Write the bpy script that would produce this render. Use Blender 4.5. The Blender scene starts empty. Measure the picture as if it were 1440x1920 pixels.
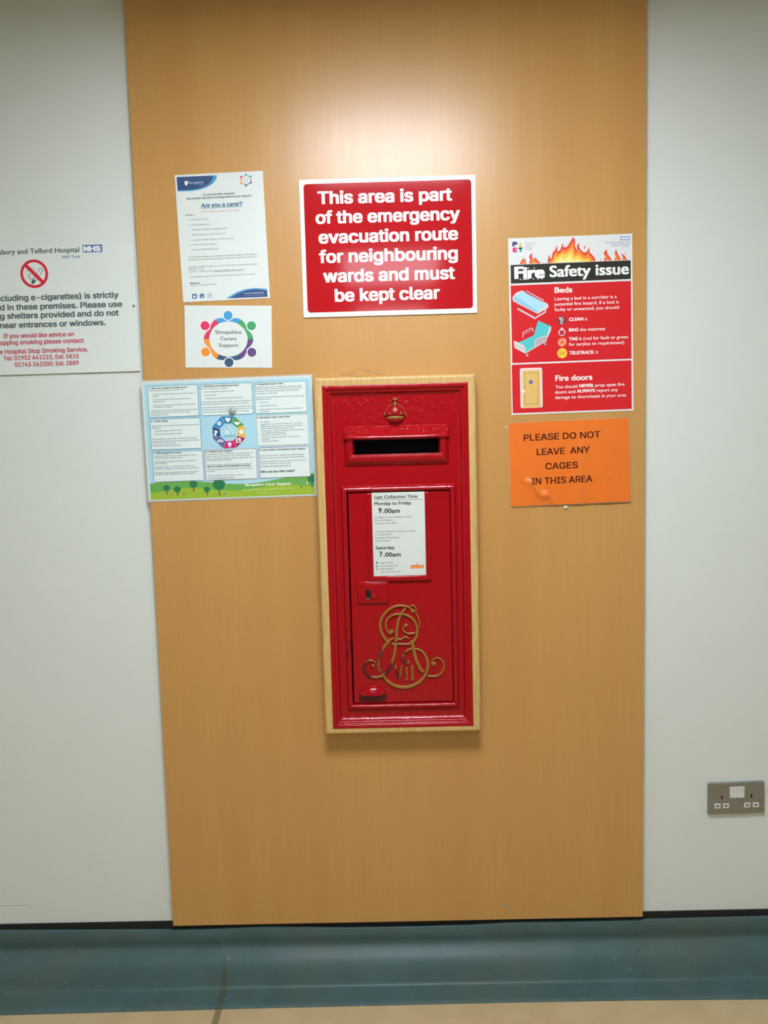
import bpy, bmesh, math, random, os
import numpy as np
from mathutils.geometry import delaunay_2d_cdt
from mathutils import Vector, Matrix
random.seed(4)
C = bpy.context.scene.collection
PI = math.pi
# ---------------------------------------------------------------- camera (metres; wall plane y=0, camera on -y side)
F = 1442.0
YAW, PIT, ROL = -0.0105, 0.0900, -0.0262
CAM = Vector((-0.0126, -1.913, 1.39))
cy, sy, cp, sp = math.cos(YAW), math.sin(YAW), math.cos(PIT), math.sin(PIT)
FW = Vector((sy*cp, cy*cp, -sp)); R0 = Vector((cy, -sy, 0)); U0 = R0.cross(FW)
RT = math.cos(ROL)*R0 + math.sin(ROL)*U0
UP = -math.sin(ROL)*R0 + math.cos(ROL)*U0

def ray(px, py): return FW + RT*((px-720)/F) - UP*((py-960)/F)
def at(px, py, dep=0.0):
    """metre position (x, z) on the plane standing dep in front of the wall"""
    d = ray(px, py); t = (-dep-CAM.y)/d.y
    return CAM.x+t*d.x, CAM.z+t*d.z
def at_floor(px, py, z=0.0):
    d = ray(px, py); t = (z-CAM.z)/d.z
    return CAM.x+t*d.x, CAM.y+t*d.y

cd = bpy.data.cameras.new('camera'); co = bpy.data.objects.new('camera', cd); C.objects.link(co)
cd.sensor_fit = 'VERTICAL'; cd.sensor_height = 36; cd.lens = F/1920*36; cd.clip_start = 0.02
M = Matrix((RT, UP, -FW)).transposed().to_4x4(); M.translation = CAM; co.matrix_world = M
bpy.context.scene.camera = co

# ---------------------------------------------------------------- materials
def lin(c):
    return tuple(((v/255)/12.92 if v/255 <= .04045 else ((v/255+.055)/1.055)**2.4) for v in c)
class NT:
    def __init__(s, name):
        s.m = bpy.data.materials.new(name); s.m.use_nodes = True
        s.t = s.m.node_tree; s.b = s.t.nodes['Principled BSDF']
    def n(s, k): return s.t.nodes.new(k)
    def l(s, a, b): s.t.links.new(a, b)
    def put(s, sock, v):
        if isinstance(v, (int, float)): sock.default_value = v
        elif isinstance(v, tuple): sock.default_value = v if len(v) == 4 or len(sock.default_value) == 3 else v+(1,)
        else: s.l(v, sock)
    def math(s, op, a, b=0.0, clamp=False):
        n = s.n('ShaderNodeMath'); n.operation = op; n.use_clamp = clamp
        s.put(n.inputs[0], a); s.put(n.inputs[1], b); return n.outputs[0]
    def mix(s, f, a, b):
        n = s.n('ShaderNodeMix'); n.data_type = 'RGBA'
        s.put(n.inputs[0], f); s.put(n.inputs[6], a); s.put(n.inputs[7], b); return n.outputs[2]
    def pos(s):
        if not hasattr(s, 'p'):
            g = s.n('ShaderNodeNewGeometry'); s.p = g.outputs['Position']
            x = s.n('ShaderNodeSeparateXYZ'); s.l(s.p, x.inputs[0]); s.xyz = x.outputs
        return s.p
    def noise(s, scale, vec=(1, 1, 1), det=4, rough=.5, off=(0, 0, 0)):
        s.pos(); mp = s.n('ShaderNodeMapping'); s.l(s.p, mp.inputs[0]); mp.inputs['Scale'].default_value = vec; mp.inputs['Location'].default_value = off
        n = s.n('ShaderNodeTexNoise'); n.inputs['Scale'].default_value = scale; n.inputs['Detail'].default_value = det; n.inputs['Roughness'].default_value = rough
        s.l(mp.outputs[0], n.inputs['Vector']); return n.outputs['Fac']
    def ramp(s, v, a, b):
        n = s.n('ShaderNodeMapRange'); s.put(n.inputs[0], v); n.inputs[1].default_value = a; n.inputs[2].default_value = b
        n.interpolation_type = 'SMOOTHSTEP'; return n.outputs[0]
    def blob(s, cx, cz, rx, rz, soft=.5, ax=(0, 2)):
        s.pos()
        a = s.math('DIVIDE', s.math('SUBTRACT', s.xyz[ax[0]], cx), rx); b = s.math('DIVIDE', s.math('SUBTRACT', s.xyz[ax[1]], cz), rz)
        d = s.math('ADD', s.math('MULTIPLY', a, a), s.math('MULTIPLY', b, b))
        return s.ramp(d, 1+soft, 1-soft)
    def bump(s, h, strength, dist=.001):
        n = s.n('ShaderNodeBump'); n.inputs['Strength'].default_value = strength; n.inputs['Distance'].default_value = dist
        s.put(n.inputs['Height'], h); s.l(n.outputs[0], s.b.inputs['Normal']); return n
    def base(s, v): s.put(s.b.inputs['Base Color'], v)
    def rough(s, v): s.put(s.b.inputs['Roughness'], v)

_mats = {}
def flat(name, rgb, rough=.5, metal=0., coat=0., linear=False, spec=.5, var=.04):
    if name in _mats: return _mats[name]
    n = NT(name); c = rgb if linear else lin(rgb)
    f = n.noise(60, det=3); k = tuple(v*(1-var) for v in c)
    n.base(n.mix(f, c, k)); n.rough(rough)
    n.b.inputs['Metallic'].default_value = metal; n.b.inputs['Coat Weight'].default_value = coat
    n.b.inputs['Coat Roughness'].default_value = .08; n.b.inputs['Specular IOR Level'].default_value = spec
    _mats[name] = n.m; return n.m
def ink(rgb, rough=.45, coat=0.):     # printed ink: colour as seen under the corridor lamps, brought to reflectance
    nm = 'ink_%d_%d_%d_%d' % (rgb+(int(rough*100),))
    k = .8/.68
    return flat(nm, tuple(min(.93, v*k) for v in lin(rgb)), rough, 0, coat, linear=True, var=.02)

def m_wall():
    n = NT('painted_wall'); a = n.noise(9, det=5); n.base(n.mix(a, (.775, .825, .755), (.745, .795, .722))); n.rough(.55)
    h = n.math('ADD', n.noise(420, det=3), n.math('MULTIPLY', n.noise(60, det=3), .5))
    n.pos()
    x0, z0 = at(150, 1697)
    band = n.ramp(n.math('ABSOLUTE', n.math('SUBTRACT', n.math('ADD', n.xyz[2], n.math('MULTIPLY', n.noise(14, (1, 1, 0)), .006)), z0+.003)), .0026, .0004)
    seg = n.math('MULTIPLY', n.ramp(n.noise(9, (1, 0, 0), 2, off=(3.1, 0, 0)), .52, .6), n.ramp(n.xyz[0], -.55, -.62))
    h = n.math('ADD', h, n.math('MULTIPLY', n.math('MULTIPLY', band, seg), -4.))
    n.bump(h, .35, .0012); return n.m
def m_beech():
    n = NT('beech_laminate'); n.pos()
    g = n.noise(1, (150, 1, 5), 4, .6); g2 = n.noise(1, (11, 1, .5), 3); g3 = n.noise(1, (420, 1, 14), 2)
    c = n.mix(n.ramp(g, .3, .7), (.610, .335, .098), (.580, .312, .088))
    c = n.mix(n.math('MULTIPLY', n.ramp(g2, .3, .72), .7), c, (.555, .285, .078))
    c = n.mix(n.math('MULTIPLY', n.ramp(g3, .62, .80), .12), c, (.47, .22, .055))
    sx, sz = at(682, 700, .018)
    sm = n.math('MULTIPLY', n.blob(sx, sz, .055, .008, .6), n.ramp(n.noise(1, (45, 1, 260), 4), .53, .62))
    c = n.mix(n.math('MULTIPLY', sm, .75), c, (.13, .07, .03))
    bx, bz = at(945, 1697, .018)
    c = n.mix(n.blob(bx, bz, .0028, .0045, .4), c, (.16, .42, .55))
    n.base(c); n.rough(n.math('ADD', .27, n.math('MULTIPLY', g, .10))); n.bump(g, .05, .0004)
    n.b.inputs['Specular IOR Level'].default_value = .6
    return n.m
def m_pine():
    n = NT('pale_pine'); n.pos(); g = n.noise(1, (200, 60, 16), 4, .6)
    n.base(n.mix(n.ramp(g, .3, .7), (.70, .47, .175), (.58, .36, .115))); n.rough(.42); n.bump(g, .2, .0005); return n.m
def m_red(name='red_gloss_paint', chips=True):
    n = NT(name); n.pos()
    c = n.mix(n.noise(25, det=3), (.40, .0040, .0082), (.36, .0034, .0068))
    if chips:
        nz = n.noise(1, (170, 100, 75), 5, .65)
        def chip(px, py, wx, wz, th):
            nonlocal c
            x, z = at(px, py, .03)
            f = n.math('MULTIPLY', n.blob(x, z, wx, wz, .7), n.ramp(n.math('ADD', nz, n.math('MULTIPLY', n.blob(x, z, wx*.75, wz*.8, .8), .16*th)), .62, .70))
            c = n.mix(f, c, (.045, .012, .010))
        chip(651, 1160, .006, .036, .5); chip(655, 1212, .0065, .040, .9); chip(619, 1185, .0030, .075, 1.6)
        chip(628, 1150, .006, .02, 0); chip(629, 1235, .006, .04, 0); chip(628, 1335, .006, .03, 0); chip(808, 1321, .006, .004, 1.3)
        chip(885, 1229, .003, .006, 1.2)
    n.base(c); n.rough(.14); n.b.inputs['Specular IOR Level'].default_value = .36
    h = n.math('ADD', n.noise(75, det=2), n.math('MULTIPLY', n.noise(230, det=2), .30))
    n.bump(h, .62, .0016); return n.m
def m_gold(name, chipped):
    n = NT(name); n.pos()
    c = n.mix(n.noise(180, det=4), (.36, .165, .026), (.28, .118, .015))
    if chipped:
        x, z = at(707, 1245, .03)
        nz = n.noise(1, (230, 100, 150), 4, .7)
        def ch(px, py, rx, rz, lo):
            nonlocal c
            x, z = at(px, py, .03)
            c = n.mix(n.math('MULTIPLY', n.blob(x, z, rx, rz, .35), n.ramp(nz, lo, lo+.05)), c, (.10, .008, .012))
        ch(689, 1253, .016, .026, .30); ch(712, 1228, .010, .040, .46); ch(730, 1252, .014, .022, .36)
        ch(757, 1231, .010, .020, .40); ch(743, 1261, .008, .016, .30); ch(762, 1262, .005, .014, .52)
    n.base(c); n.rough(.34); n.bump(n.noise(300, det=3), .35, .0008); return n.m
def floor_marks(n, c, dark):
    a = at_floor(402, 1920); b = at_floor(419, 1860)
    n.pos(); dx, dy = b[0]-a[0], b[1]-a[1]; L = math.hypot(dx, dy); ux, uy = dx/L, dy/L
    px = n.math('SUBTRACT', n.xyz[0], a[0]); py = n.math('SUBTRACT', n.xyz[1], a[1])
    t = n.math('ADD', n.math('MULTIPLY', px, ux), n.math('MULTIPLY', py, uy))
    d = n.math('SUBTRACT', n.math('MULTIPLY', px, uy), n.math('MULTIPLY', py, ux))
    d = n.math('ADD', d, n.math('MULTIPLY', n.math('SUBTRACT', n.noise(22), .5), .008))
    f = n.math('MULTIPLY', n.ramp(n.math('ABSOLUTE', d), .0105, .006), n.ramp(t, L*1.55, L*1.15))
    return n.mix(n.math('MULTIPLY', f, .62), c, dark)
def m_blue():
    n = NT('blue_green_sheet_vinyl'); a = n.noise(14, (1, 1, 1), 6, .6); b = n.noise(5, det=3, off=(4, 2, 0))
    c = n.mix(n.ramp(a, .3, .7), (.076, .136, .135), (.062, .116, .110)); c = n.mix(n.math('MULTIPLY', n.ramp(b, .42, .68), .6), c, (.092, .128, .104))
    c = n.mix(n.math('MULTIPLY', n.ramp(n.noise(90, det=2, off=(1, 5, 2)), .70, .76), .6), c, (.22, .30, .29))
    c = n.mix(n.math('MULTIPLY', n.ramp(n.noise(55, det=2, off=(7, 3, 2)), .72, .77), .7), c, (.03, .05, .05))
    c = floor_marks(n, c, (.07, .075, .045))
    n.base(c); n.rough(.42); n.b.inputs['Specular IOR Level'].default_value = .34; n.bump(n.noise(240, det=3), .15, .0006); return n.m
def m_beige():
    n = NT('beige_sheet_vinyl'); a = n.noise(8, det=6, rough=.6); c = n.mix(n.ramp(a, .3, .7), (.58, .445, .245), (.51, .38, .20))
    c = n.mix(n.math('MULTIPLY', n.ramp(n.noise(24, det=2, off=(2, 1, 0)), .70, .80), .4), c, (.25, .17, .07))
    c = floor_marks(n, c, (.10, .075, .035)); n.base(c); n.rough(.42); n.bump(n.noise(240, det=3), .15, .0006); return n.m
def m_steel():
    n = NT('brushed_steel'); a = n.noise(1, (8, 8, 900), 3); n.base((.36, .365, .34)); n.b.inputs['Metallic'].default_value = .85
    n.rough(n.math('ADD', .34, n.math('MULTIPLY', a, .12))); return n.m
def m_film():
    n = NT('laminate_film'); n.base((.85, .9, .92)); n.rough(.10); n.b.inputs['Alpha'].default_value = .15
    n.bump(n.noise(18, det=2), .3, .002); return n.m
def m_orange():
    n = NT('orange_card_under_film'); n.base(n.mix(n.noise(7, det=3), (.90, .200, .006), (.84, .172, .006))); n.rough(.5)
    n.b.inputs['Coat Weight'].default_value = 1; n.b.inputs['Coat Roughness'].default_value = .06
    return n.m

WALL, BEECH, PINE, RED = m_wall(), m_beech(), m_pine(), m_red()
GOLD, GOLD_CH = m_gold('gold_paint', False), m_gold('chipped_gold_paint', True)
BLUE, BEIGE, STEEL, FILM, ORANGE = m_blue(), m_beige(), m_steel(), m_film(), m_orange()
BLACK = flat('black_rubber', (.006, .0065, .006), .6, linear=True)
DARK = flat('black_void', (.004, .003, .003), .9, linear=True)
INNER = flat('dark_red_inner_shade', (.10, .003, .006), .5, linear=True)  # box red darkened to stand for shade inside the slot and under the pull
PAPER = flat('white_paper', (.77, .83, .775), .55, linear=True)
GPAPER = flat('white_gloss_card', (.80, .83, .80), .22, linear=True)
SIGNW = flat('white_sign_board', (.84, .87, .80), .35, linear=True)
SIGNR = flat('red_sign_vinyl', (.51, .0105, .0150), .08, linear=True, spec=.36)
SIGNL = flat('white_sign_lettering', (.88, .86, .80), .2, linear=True)
PLAST = flat('white_plastic', (.68, .70, .64), .35, linear=True)
SCREW = flat('grey_screw_metal', (.25, .25, .25), .35, metal=.8, linear=True)
TACK = flat('white_adhesive_putty', (.70, .70, .66), .6, linear=True)
CEIL = flat('ceiling_paint', (.62, .62, .61), .8, linear=True)

# ---------------------------------------------------------------- mesh building
class MB:
    def __init__(s): s.bm = bmesh.new(); s.mats = []
    def mi(s, m):
        if m not in s.mats: s.mats.append(m)
        return s.mats.index(m)
    def face(s, pts, m):
        f = s.bm.faces.new([s.bm.verts.new(p) for p in pts]); f.material_index = s.mi(m); return f
    def quads(s, rows, m, closed=False, smooth=False):
        V = [[s.bm.verts.new(p) for p in r] for r in rows]; k = s.mi(m)
        for i in range(len(V)-1):
            n = len(V[i])
            for j in range(n if closed else n-1):
                f = s.bm.faces.new((V[i][j], V[i][(j+1) % n], V[i+1][(j+1) % n], V[i+1][j])); f.material_index = k; f.smooth = smooth
        return V
    def box(s, x0, x1, y0, y1, z0, z1, m, bev=0., seg=2):
        r = bmesh.ops.create_cube(s.bm, size=1, matrix=Matrix.Translation(((x0+x1)/2, (y0+y1)/2, (z0+z1)/2)) @ Matrix.Diagonal((abs(x1-x0), abs(y1-y0), abs(z1-z0), 1)))
        k = s.mi(m); vs = r['verts']; fs = {f for v in vs for f in v.link_faces}
        for f in fs: f.material_index = k
        if bev:
            es = {e for v in vs for e in v.link_edges}
            o = bmesh.ops.bevel(s.bm, geom=list(es), offset=bev, segments=seg, affect='EDGES', profile=.5)
            for f in o['faces']: f.material_index = k; f.smooth = True
    def lathe(s, cx, cz, prof, m, depth, seg=28, axis='z', squash=1., a0=0., a1=2*PI):
        """prof: (radius, height). axis z: vertical; axis y: points out of the wall (height = depth out)"""
        rows = []
        full = abs(a1-a0-2*PI) < 1e-6
        for r, h in prof:
            row = []
            for i in range(seg if full else seg+1):
                a = a0+(a1-a0)*i/seg
                if axis == 'z': row.append((cx+r*math.cos(a), -depth-r*math.sin(a)*squash, cz+h))
                else: row.append((cx+r*math.cos(a), -depth-h, cz+r*math.sin(a)*squash))
            rows.append(row)
        s.quads(rows, m, closed=full, smooth=True)
    def ribbon(s, pts, wid, depth, h, m, sub=6):
        n = len(pts); P = []
        for i in range(n-1):
            p0, p1, p2, p3 = [Vector(pts[max(0, min(n-1, k))]) for k in (i-1, i, i+1, i+2)]
            w1, w2 = (wid[i], wid[i+1]) if isinstance(wid, (list, tuple)) else (wid, wid)
            for j in range(sub+(i == n-2)):
                t = j/sub
                q = .5*((2*p1)+(p2-p0)*t+(2*p0-5*p1+4*p2-p3)*t*t+(3*p1-p0-3*p2+p3)*t**3)
                P.append((q, w1+(w2-w1)*t))
        rows = []
        for i, (q, w) in enumerate(P):
            a = P[max(0, i-1)][0]; b = P[min(len(P)-1, i+1)][0]; d = (b-a)
            if d.length < 1e-9: d = Vector((1, 0))
            d.normalize(); nx = Vector((d.y, -d.x)); row = []
            e = .55 if i in (0, len(P)-1) else 1
            for a_, hh in ((-.5, -.15), (-.49, .62), (-.38, .95), (0, 1), (.38, .95), (.49, .62), (.5, -.15)):
                c = q+nx*(a_*w*e); row.append((c.x, -depth-h*hh*(e if hh > 0 else 1), c.y))
            rows.append(row)
        V = s.quads(rows, m, smooth=True)
        for r in (V[0], V[-1]):
            try: f = s.bm.faces.new(r); f.material_index = s.mi(m)
            except ValueError: pass
    def ball(s, x, y, z, r, m, sc=(1, 1, 1), seg=14):
        o = bmesh.ops.create_uvsphere(s.bm, u_segments=seg, v_segments=max(6, seg//2), radius=r, matrix=Matrix.Translation((x, y, z)) @ Matrix.Diagonal(sc+(1,)))
        k = s.mi(m)
        for v in o['verts']:
            for f in v.link_faces: f.material_index = k; f.smooth = True
    def build(s, name, parent=None, label=None, fix=True):
        if fix: bmesh.ops.recalc_face_normals(s.bm, faces=s.bm.faces[:])
        me = bpy.data.meshes.new(name); s.bm.to_mesh(me); s.bm.free()
        for m in s.mats: me.materials.append(m)
        o = bpy.data.objects.new(name, me); C.objects.link(o)
        if parent: o.parent = parent
        if label: o['label'] = label
        return o
def thing(name, label, cat, loc=(0, 0, 0), ang=0., group=None):
    o = bpy.data.objects.new(name, None); C.objects.link(o); o.location = loc; o.rotation_euler = (0, ang, 0); o.empty_display_size = .05
    o['label'] = label; o['category'] = cat
    if group: o['group'] = group
    return o
def tag(o, label, cat):
    o['label'] = label; o['category'] = cat; return o
def struct(o): o['kind'] = 'structure'; return o

# fonts that ship with Blender itself (the built-in one if a file is missing)
def sysfont(fn):
    try: return bpy.data.fonts.load(os.path.join(bpy.utils.system_resource('DATAFILES', path='fonts'), fn))
    except Exception: return None
FONTS = {'I': sysfont('Inter.woff2'), 'B': None}
_tc = {}
def text_mesh(body, font, res):
    """outline of the words, triangulated here so that overlapping strokes become one clean surface"""
    k = (body, font, res)
    if k in _tc: return _tc[k]
    c = bpy.data.curves.new('t', 'FONT'); c.body = body; c.resolution_u = res; c.fill_mode = 'NONE'
    if FONTS[font]: c.font = FONTS[font]
    o = bpy.data.objects.new('t', c); me = o.to_mesh()
    vs = [Vector((v.co.x, v.co.y)) for v in me.vertices]; es = [tuple(e.vertices) for e in me.edges]
    o.to_mesh_clear(); bpy.data.objects.remove(o); bpy.data.curves.remove(c)
    nx = {}
    for i, j in es: nx.setdefault(i, []).append(j); nx.setdefault(j, []).append(i)
    seen = set(); loops = []
    for v in range(len(vs)):
        if v in seen or v not in nx: continue
        L_ = [v]; seen.add(v); cur = v; step = v+1 if v+1 in nx[v] else nx[v][0]
        while step not in seen:
            L_.append(step); seen.add(step); n_ = [q for q in nx[step] if q not in seen]
            if not n_: break
            step = n_[0]
        if len(L_) > 2: loops.append(L_)
    pts = []; ed = []; A = []; B = []
    for L_ in loops:
        q = [vs[i] for i in L_]; q = [p for i, p in enumerate(q) if (p-q[i-1]).length > 1e-6]
        b0 = len(pts); pts += q
        for i in range(len(q)): ed.append((b0+i, b0+(i+1) % len(q))); A.append(q[i]); B.append(q[(i+1) % len(q)])
    V, _, T, *_r = delaunay_2d_cdt(pts, ed, [], 0, 1e-7, False)
    A = np.array([tuple(p) for p in A]); B = np.array([tuple(p) for p in B]); VV = np.array([tuple(p) for p in V])
    T = np.array([t for t in T if len(t) == 3]); cc = VV[T].mean(1)
    wn = np.zeros(len(T))
    for s0 in range(0, len(T), 400):
        p = cc[s0:s0+400]
        up = (A[None, :, 1] <= p[:, None, 1]) & (B[None, :, 1] > p[:, None, 1]); dn = (A[None, :, 1] > p[:, None, 1]) & (B[None, :, 1] <= p[:, None, 1])
        cr_ = (B[None, :, 0]-A[None, :, 0])*(p[:, None, 1]-A[None, :, 1])-(p[:, None, 0]-A[None, :, 0])*(B[None, :, 1]-A[None, :, 1])
        wn[s0:s0+400] = (up & (cr_ > 0)).sum(1)-(dn & (cr_ < 0)).sum(1)
    out = []
    for t in T[np.abs(wn) > .5]:
        a, b, c_ = VV[t]
        out.append(tuple(int(q) for q in (t if (b[0]-a[0])*(c_[1]-a[1])-(b[1]-a[1])*(c_[0]-a[0]) > 0 else t[::-1])))
    _tc[k] = ([(float(p[0]), float(p[1])) for p in VV], out)
    return _tc[k]
def extent(body, font, res=2):
    vs, _ = text_mesh(body, font, res); xs = [v[0] for v in vs]; return min(xs), max(xs)
CAPH = {}
for k in FONTS:
    vs, _ = text_mesh('H', k, 2); CAPH[k] = max(v[1] for v in vs)

class Sheet:
    """a flat thing fixed on the wall with its own metre frame: u right, v up, depth measured from the wall"""
    def __init__(s, name, label, cat, corners, w, h, back, thick, square=False):
        s.back, s.front = back, back+thick
        P = [Vector(at(*q, s.front)) for q in corners]
        c = (P[0]+P[1]+P[2]+P[3])/4; a = (P[1]-P[0])+(P[2]-P[3]); b = (P[0]-P[3])+(P[1]-P[2])
        s.ang = 0 if square else (math.atan2(a.y, a.x)*a.length+math.atan2(-b.x, b.y)*b.length)/(a.length+b.length)
        s.c = c; s.w = w or a.length/2; s.h = h or b.length/2
        s.root = thing(name, label, cat, (c.x, 0, c.y), -s.ang)
        s.z = (0, 0, 1); s.parts = {}; s.warp = None
    def zoom(s, ox, oy, k): s.z = (ox, oy, k)
    def loc(s, X, Y, dep=None):
        ox, oy, k = s.z; x, z = at(ox+X/k, oy+Y/k, s.front if dep is None else dep)
        dx, dz = x-s.c.x, z-s.c.y; ca, sa = math.cos(s.ang), math.sin(s.ang)
        return dx*ca+dz*sa, -dx*sa+dz*ca
    def mb(s, part):
        if part not in s.parts: s.parts[part] = MB()
        return s.parts[part]
    def y(s, layer, u=0, v=0): return -(s.front+layer*.00012)-(s.warp(u, v) if s.warp else 0)
    def poly(s, part, pts, m, layer=1, raw=False):
        q = pts if raw else [s.loc(*p) for p in pts]
        ar = sum(q[i][0]*q[(i+1) % len(q)][1]-q[(i+1) % len(q)][0]*q[i][1] for i in range(len(q)))
        if ar < 0: q = q[::-1]
        b = s.mb(part); f = b.face([(u, s.y(layer, u, v), v) for u, v in q], m)
        f.normal_update()
        if len(q) > 4: bmesh.ops.triangulate(b.bm, faces=[f])
    def rrect(s, part, corners, m, layer=1, r=0., line=0., linemat=None, raw=None):
        if raw: u0, u1, v0, v1 = raw
        else:
            q = [s.loc(*p) for p in corners]
            u0 = (q[0][0]+q[3][0])/2; u1 = (q[1][0]+q[2][0])/2; v1 = (q[0][1]+q[1][1])/2; v0 = (q[2][1]+q[3][1])/2
        def ring(e, rr):
            o = []
            for cx, cz, a in ((u1-e-rr, v1-e-rr, 0), (u0+e+rr, v1-e-rr, 90), (u0+e+rr, v0+e+rr, 180), (u1-e-rr, v0+e+rr, 270)):
                for i in range(7 if rr > 0 else 1):
                    t = math.radians(a+90*i/6); o.append((cx+rr*math.cos(t), cz+rr*math.sin(t)))
            return o
        if line: s.poly(part, ring(0, r), linemat, layer, raw=True); s.poly(part, ring(line, max(0, r-line)), m, layer+1, raw=True)
        else: s.poly(part, ring(0, r), m, layer, raw=True)
    def disc(s, part, X, Y, R, m, layer=1, R2=0., a0=0, a1=360, ry=1., n=28):
        u, v = s.loc(X, Y); k = (s.loc(X+10, Y)[0]-u)/10; R *= k; R2 *= k
        A = [math.radians(a0+(a1-a0)*i/n) for i in range(n+1)]
        if R2:
            b = s.mb(part)
            for i in range(n):
                q = [(u+rr*math.cos(t), v+rr*math.sin(t)*ry) for rr, t in ((R2, A[i]), (R, A[i]), (R, A[i+1]), (R2, A[i+1]))]
                b.face([(x, s.y(layer, x, z), z) for x, z in q], m)
        else:
            P = [(u+R*math.cos(t), v+R*math.sin(t)*ry) for t in (A[:-1] if a1-a0 == 360 else A)]
            s.poly(part, P, m, layer, raw=True)
    def line(s, part, X0, Y0, X1, Y1, w, m, layer=2):
        a = Vector(s.loc(X0, Y0)); b = Vector(s.loc(X1, Y1)); k = abs(s.loc(X0+10, Y0)[0]-a.x)/10*w/2
        d = (b-a).normalized(); n = Vector((-d.y, d.x))*k
        s.poly(part, [tuple(a-n), tuple(b-n), tuple(b+n), tuple(a+n)], m, layer, raw=True)
    def path(s, part, pts, w, m, layer=2):
        for i in range(len(pts)-1): s.line(part, *pts[i], *pts[i+1], w, m, layer+.01*i)
    def text(s, part, body, X0, Y0, X1, Y1, m, cap=None, font='I', bold=0., layer=3, vis=None, res=2, slope=False):
        vs, fs = text_mesh(body, font, res)
        a = s.loc(X0, Y0); b = s.loc(X1, Y1); e0, e1 = extent(body, font)
        if vis:
            o0, o1 = extent(vis, font); sx = (b[0]-a[0])/(o1-o0+2*bold)
        else: sx = (b[0]-a[0])/(e1-e0+2*bold)
        if cap: sz = (s.loc(X0, Y0-cap)[1]-a[1])/(CAPH[font]+1.2*bold)
        else: sz = sx
        vb = (a[1]+b[1])/2+.6*bold*sz
        u0 = b[0]-(e1+bold)*sx
        sl = (b[1]-a[1])/(b[0]-a[0]) if slope else 0
        if slope: vb = a[1]+.6*bold*sz
        offs = [(0, 0)]
        if bold:
            offs = [(bold*i, .6*bold*j) for i in (-1, 0, 1) for j in (-1, 0, 1)]
        mb = s.mb(part); k = mb.mi(m)
        for i, (dx, dz) in enumerate(offs):
            V = []
            for x, z in vs:
                u = u0+(x+dx)*sx; v = vb+(z+dz)*sz+sl*(u-a[0]); V.append(mb.bm.verts.new((u, s.y(layer+i*.03, u, v), v)))
            for f in fs:
                try: g = mb.bm.faces.new([V[j] for j in f]); g.material_index = k
                except ValueError: pass
    def board(s, part, m, bev=0., label=None, edge=None):
        b = MB(); b.box(-s.w/2, s.w/2, -s.front, -s.back, -s.h/2, s.h/2, m, bev); b.build(part, s.root, label)
    def finish(s, labels={}):
        for k, b in s.parts.items(): b.build(k, s.root, labels.get(k), fix=False)

# ---------------------------------------------------------------- the room
TH = .018                      # laminate panel thickness
XL, XR, YB, ZC = -2.3, 2.3, -9.0, 2.5
b = MB(); b.box(XL-.1, XR+.1, 0, .12, 0, ZC, WALL); struct(b.build('wall_front'))
b = MB(); b.box(XL-.1, XL, YB, 0, 0, ZC, WALL); struct(b.build('wall_left'))
b = MB(); b.box(XR, XR+.1, YB, 0, 0, ZC, WALL); struct(b.build('wall_right'))
b = MB(); b.box(XL-.1, XR+.1, YB-.1, YB, 0, ZC, WALL); struct(b.build('wall_back'))
b = MB(); b.box(XL-.1, XR+.1, YB-.1, .12, -.08, 0, BEIGE); struct(b.build('floor'))
b = MB(); b.box(XL-.1, XR+.1, YB-.1, .12, ZC, ZC+.08, CEIL); struct(b.build('ceiling'))

# coved skirting: wavy top edge, curved foot, flange lying on the floor
tops = [(-200, 1746), (0, 1744), (100, 1743.5), (325, 1742.5), (400, 1740), (480, 1736), (560, 1736.5), (660, 1737.6), (780, 1735.7), (880, 1732.7), (960, 1727.3), (1100, 1726), (1200, 1723.3), (1440, 1717.3), (1600, 1714)]
tp = [at(x, y, .006) for x, y in tops]
edge = [at_floor(*q) for q in ((0, 1904), (480, 1891), (960, 1880), (1200, 1876), (1440, 1874))]
def interp(T, x):
    if x <= T[0][0]: return T[0][1]
    for (x0, a), (x1, c) in zip(T, T[1:]):
        if x <= x1: return a+(c-a)*(x-x0)/(x1-x0)
    return T[-1][1]
rows = []
N = 140
for i in range(N+1):
    x = XL+(XR-XL)*i/N; zt = interp(tp, x); ye = interp(edge, x)
    r = [(x, -.0005, zt), (x, -.0125, zt), (x, -.0132, zt-.0008), (x, -.0085, .098), (x, -.0068, .0865), (x, -.0078, .0815), (x, -.0105, .0775), (x, -.0180, .0700), (x, -.0260, .0620), (x, -.0335, .0550), (x, -.0375, .0485), (x, -.0430, .0390), (x, -.0480, .0275), (x, -.0545, .0130), (x, -.0562, .0096), (x, -.0582, .0064), (x, -.0612, .0044), (x, -.0660, .0037), (x, -.0800, .0034), (x, -.1100, .0032)]
    r += [(x, ye+.001, .003), (x, ye, .0022), (x, ye, .0001)]
    rows.append(r)
b = MB(); b.quads(rows, BLUE, smooth=True); o = b.build('baseboard_front', fix=False); struct(o)
for f in o.data.polygons: f.use_smooth = True
zt = sum(at(*q, .004)[1] for q in ((0, 1733), (325, 1729.5), (1203, 1711), (1440, 1704)))/4
b = MB(); b.box(XL, XR, -.004, .0, .08, zt, BLACK); struct(b.build('trim_1'))

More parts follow.
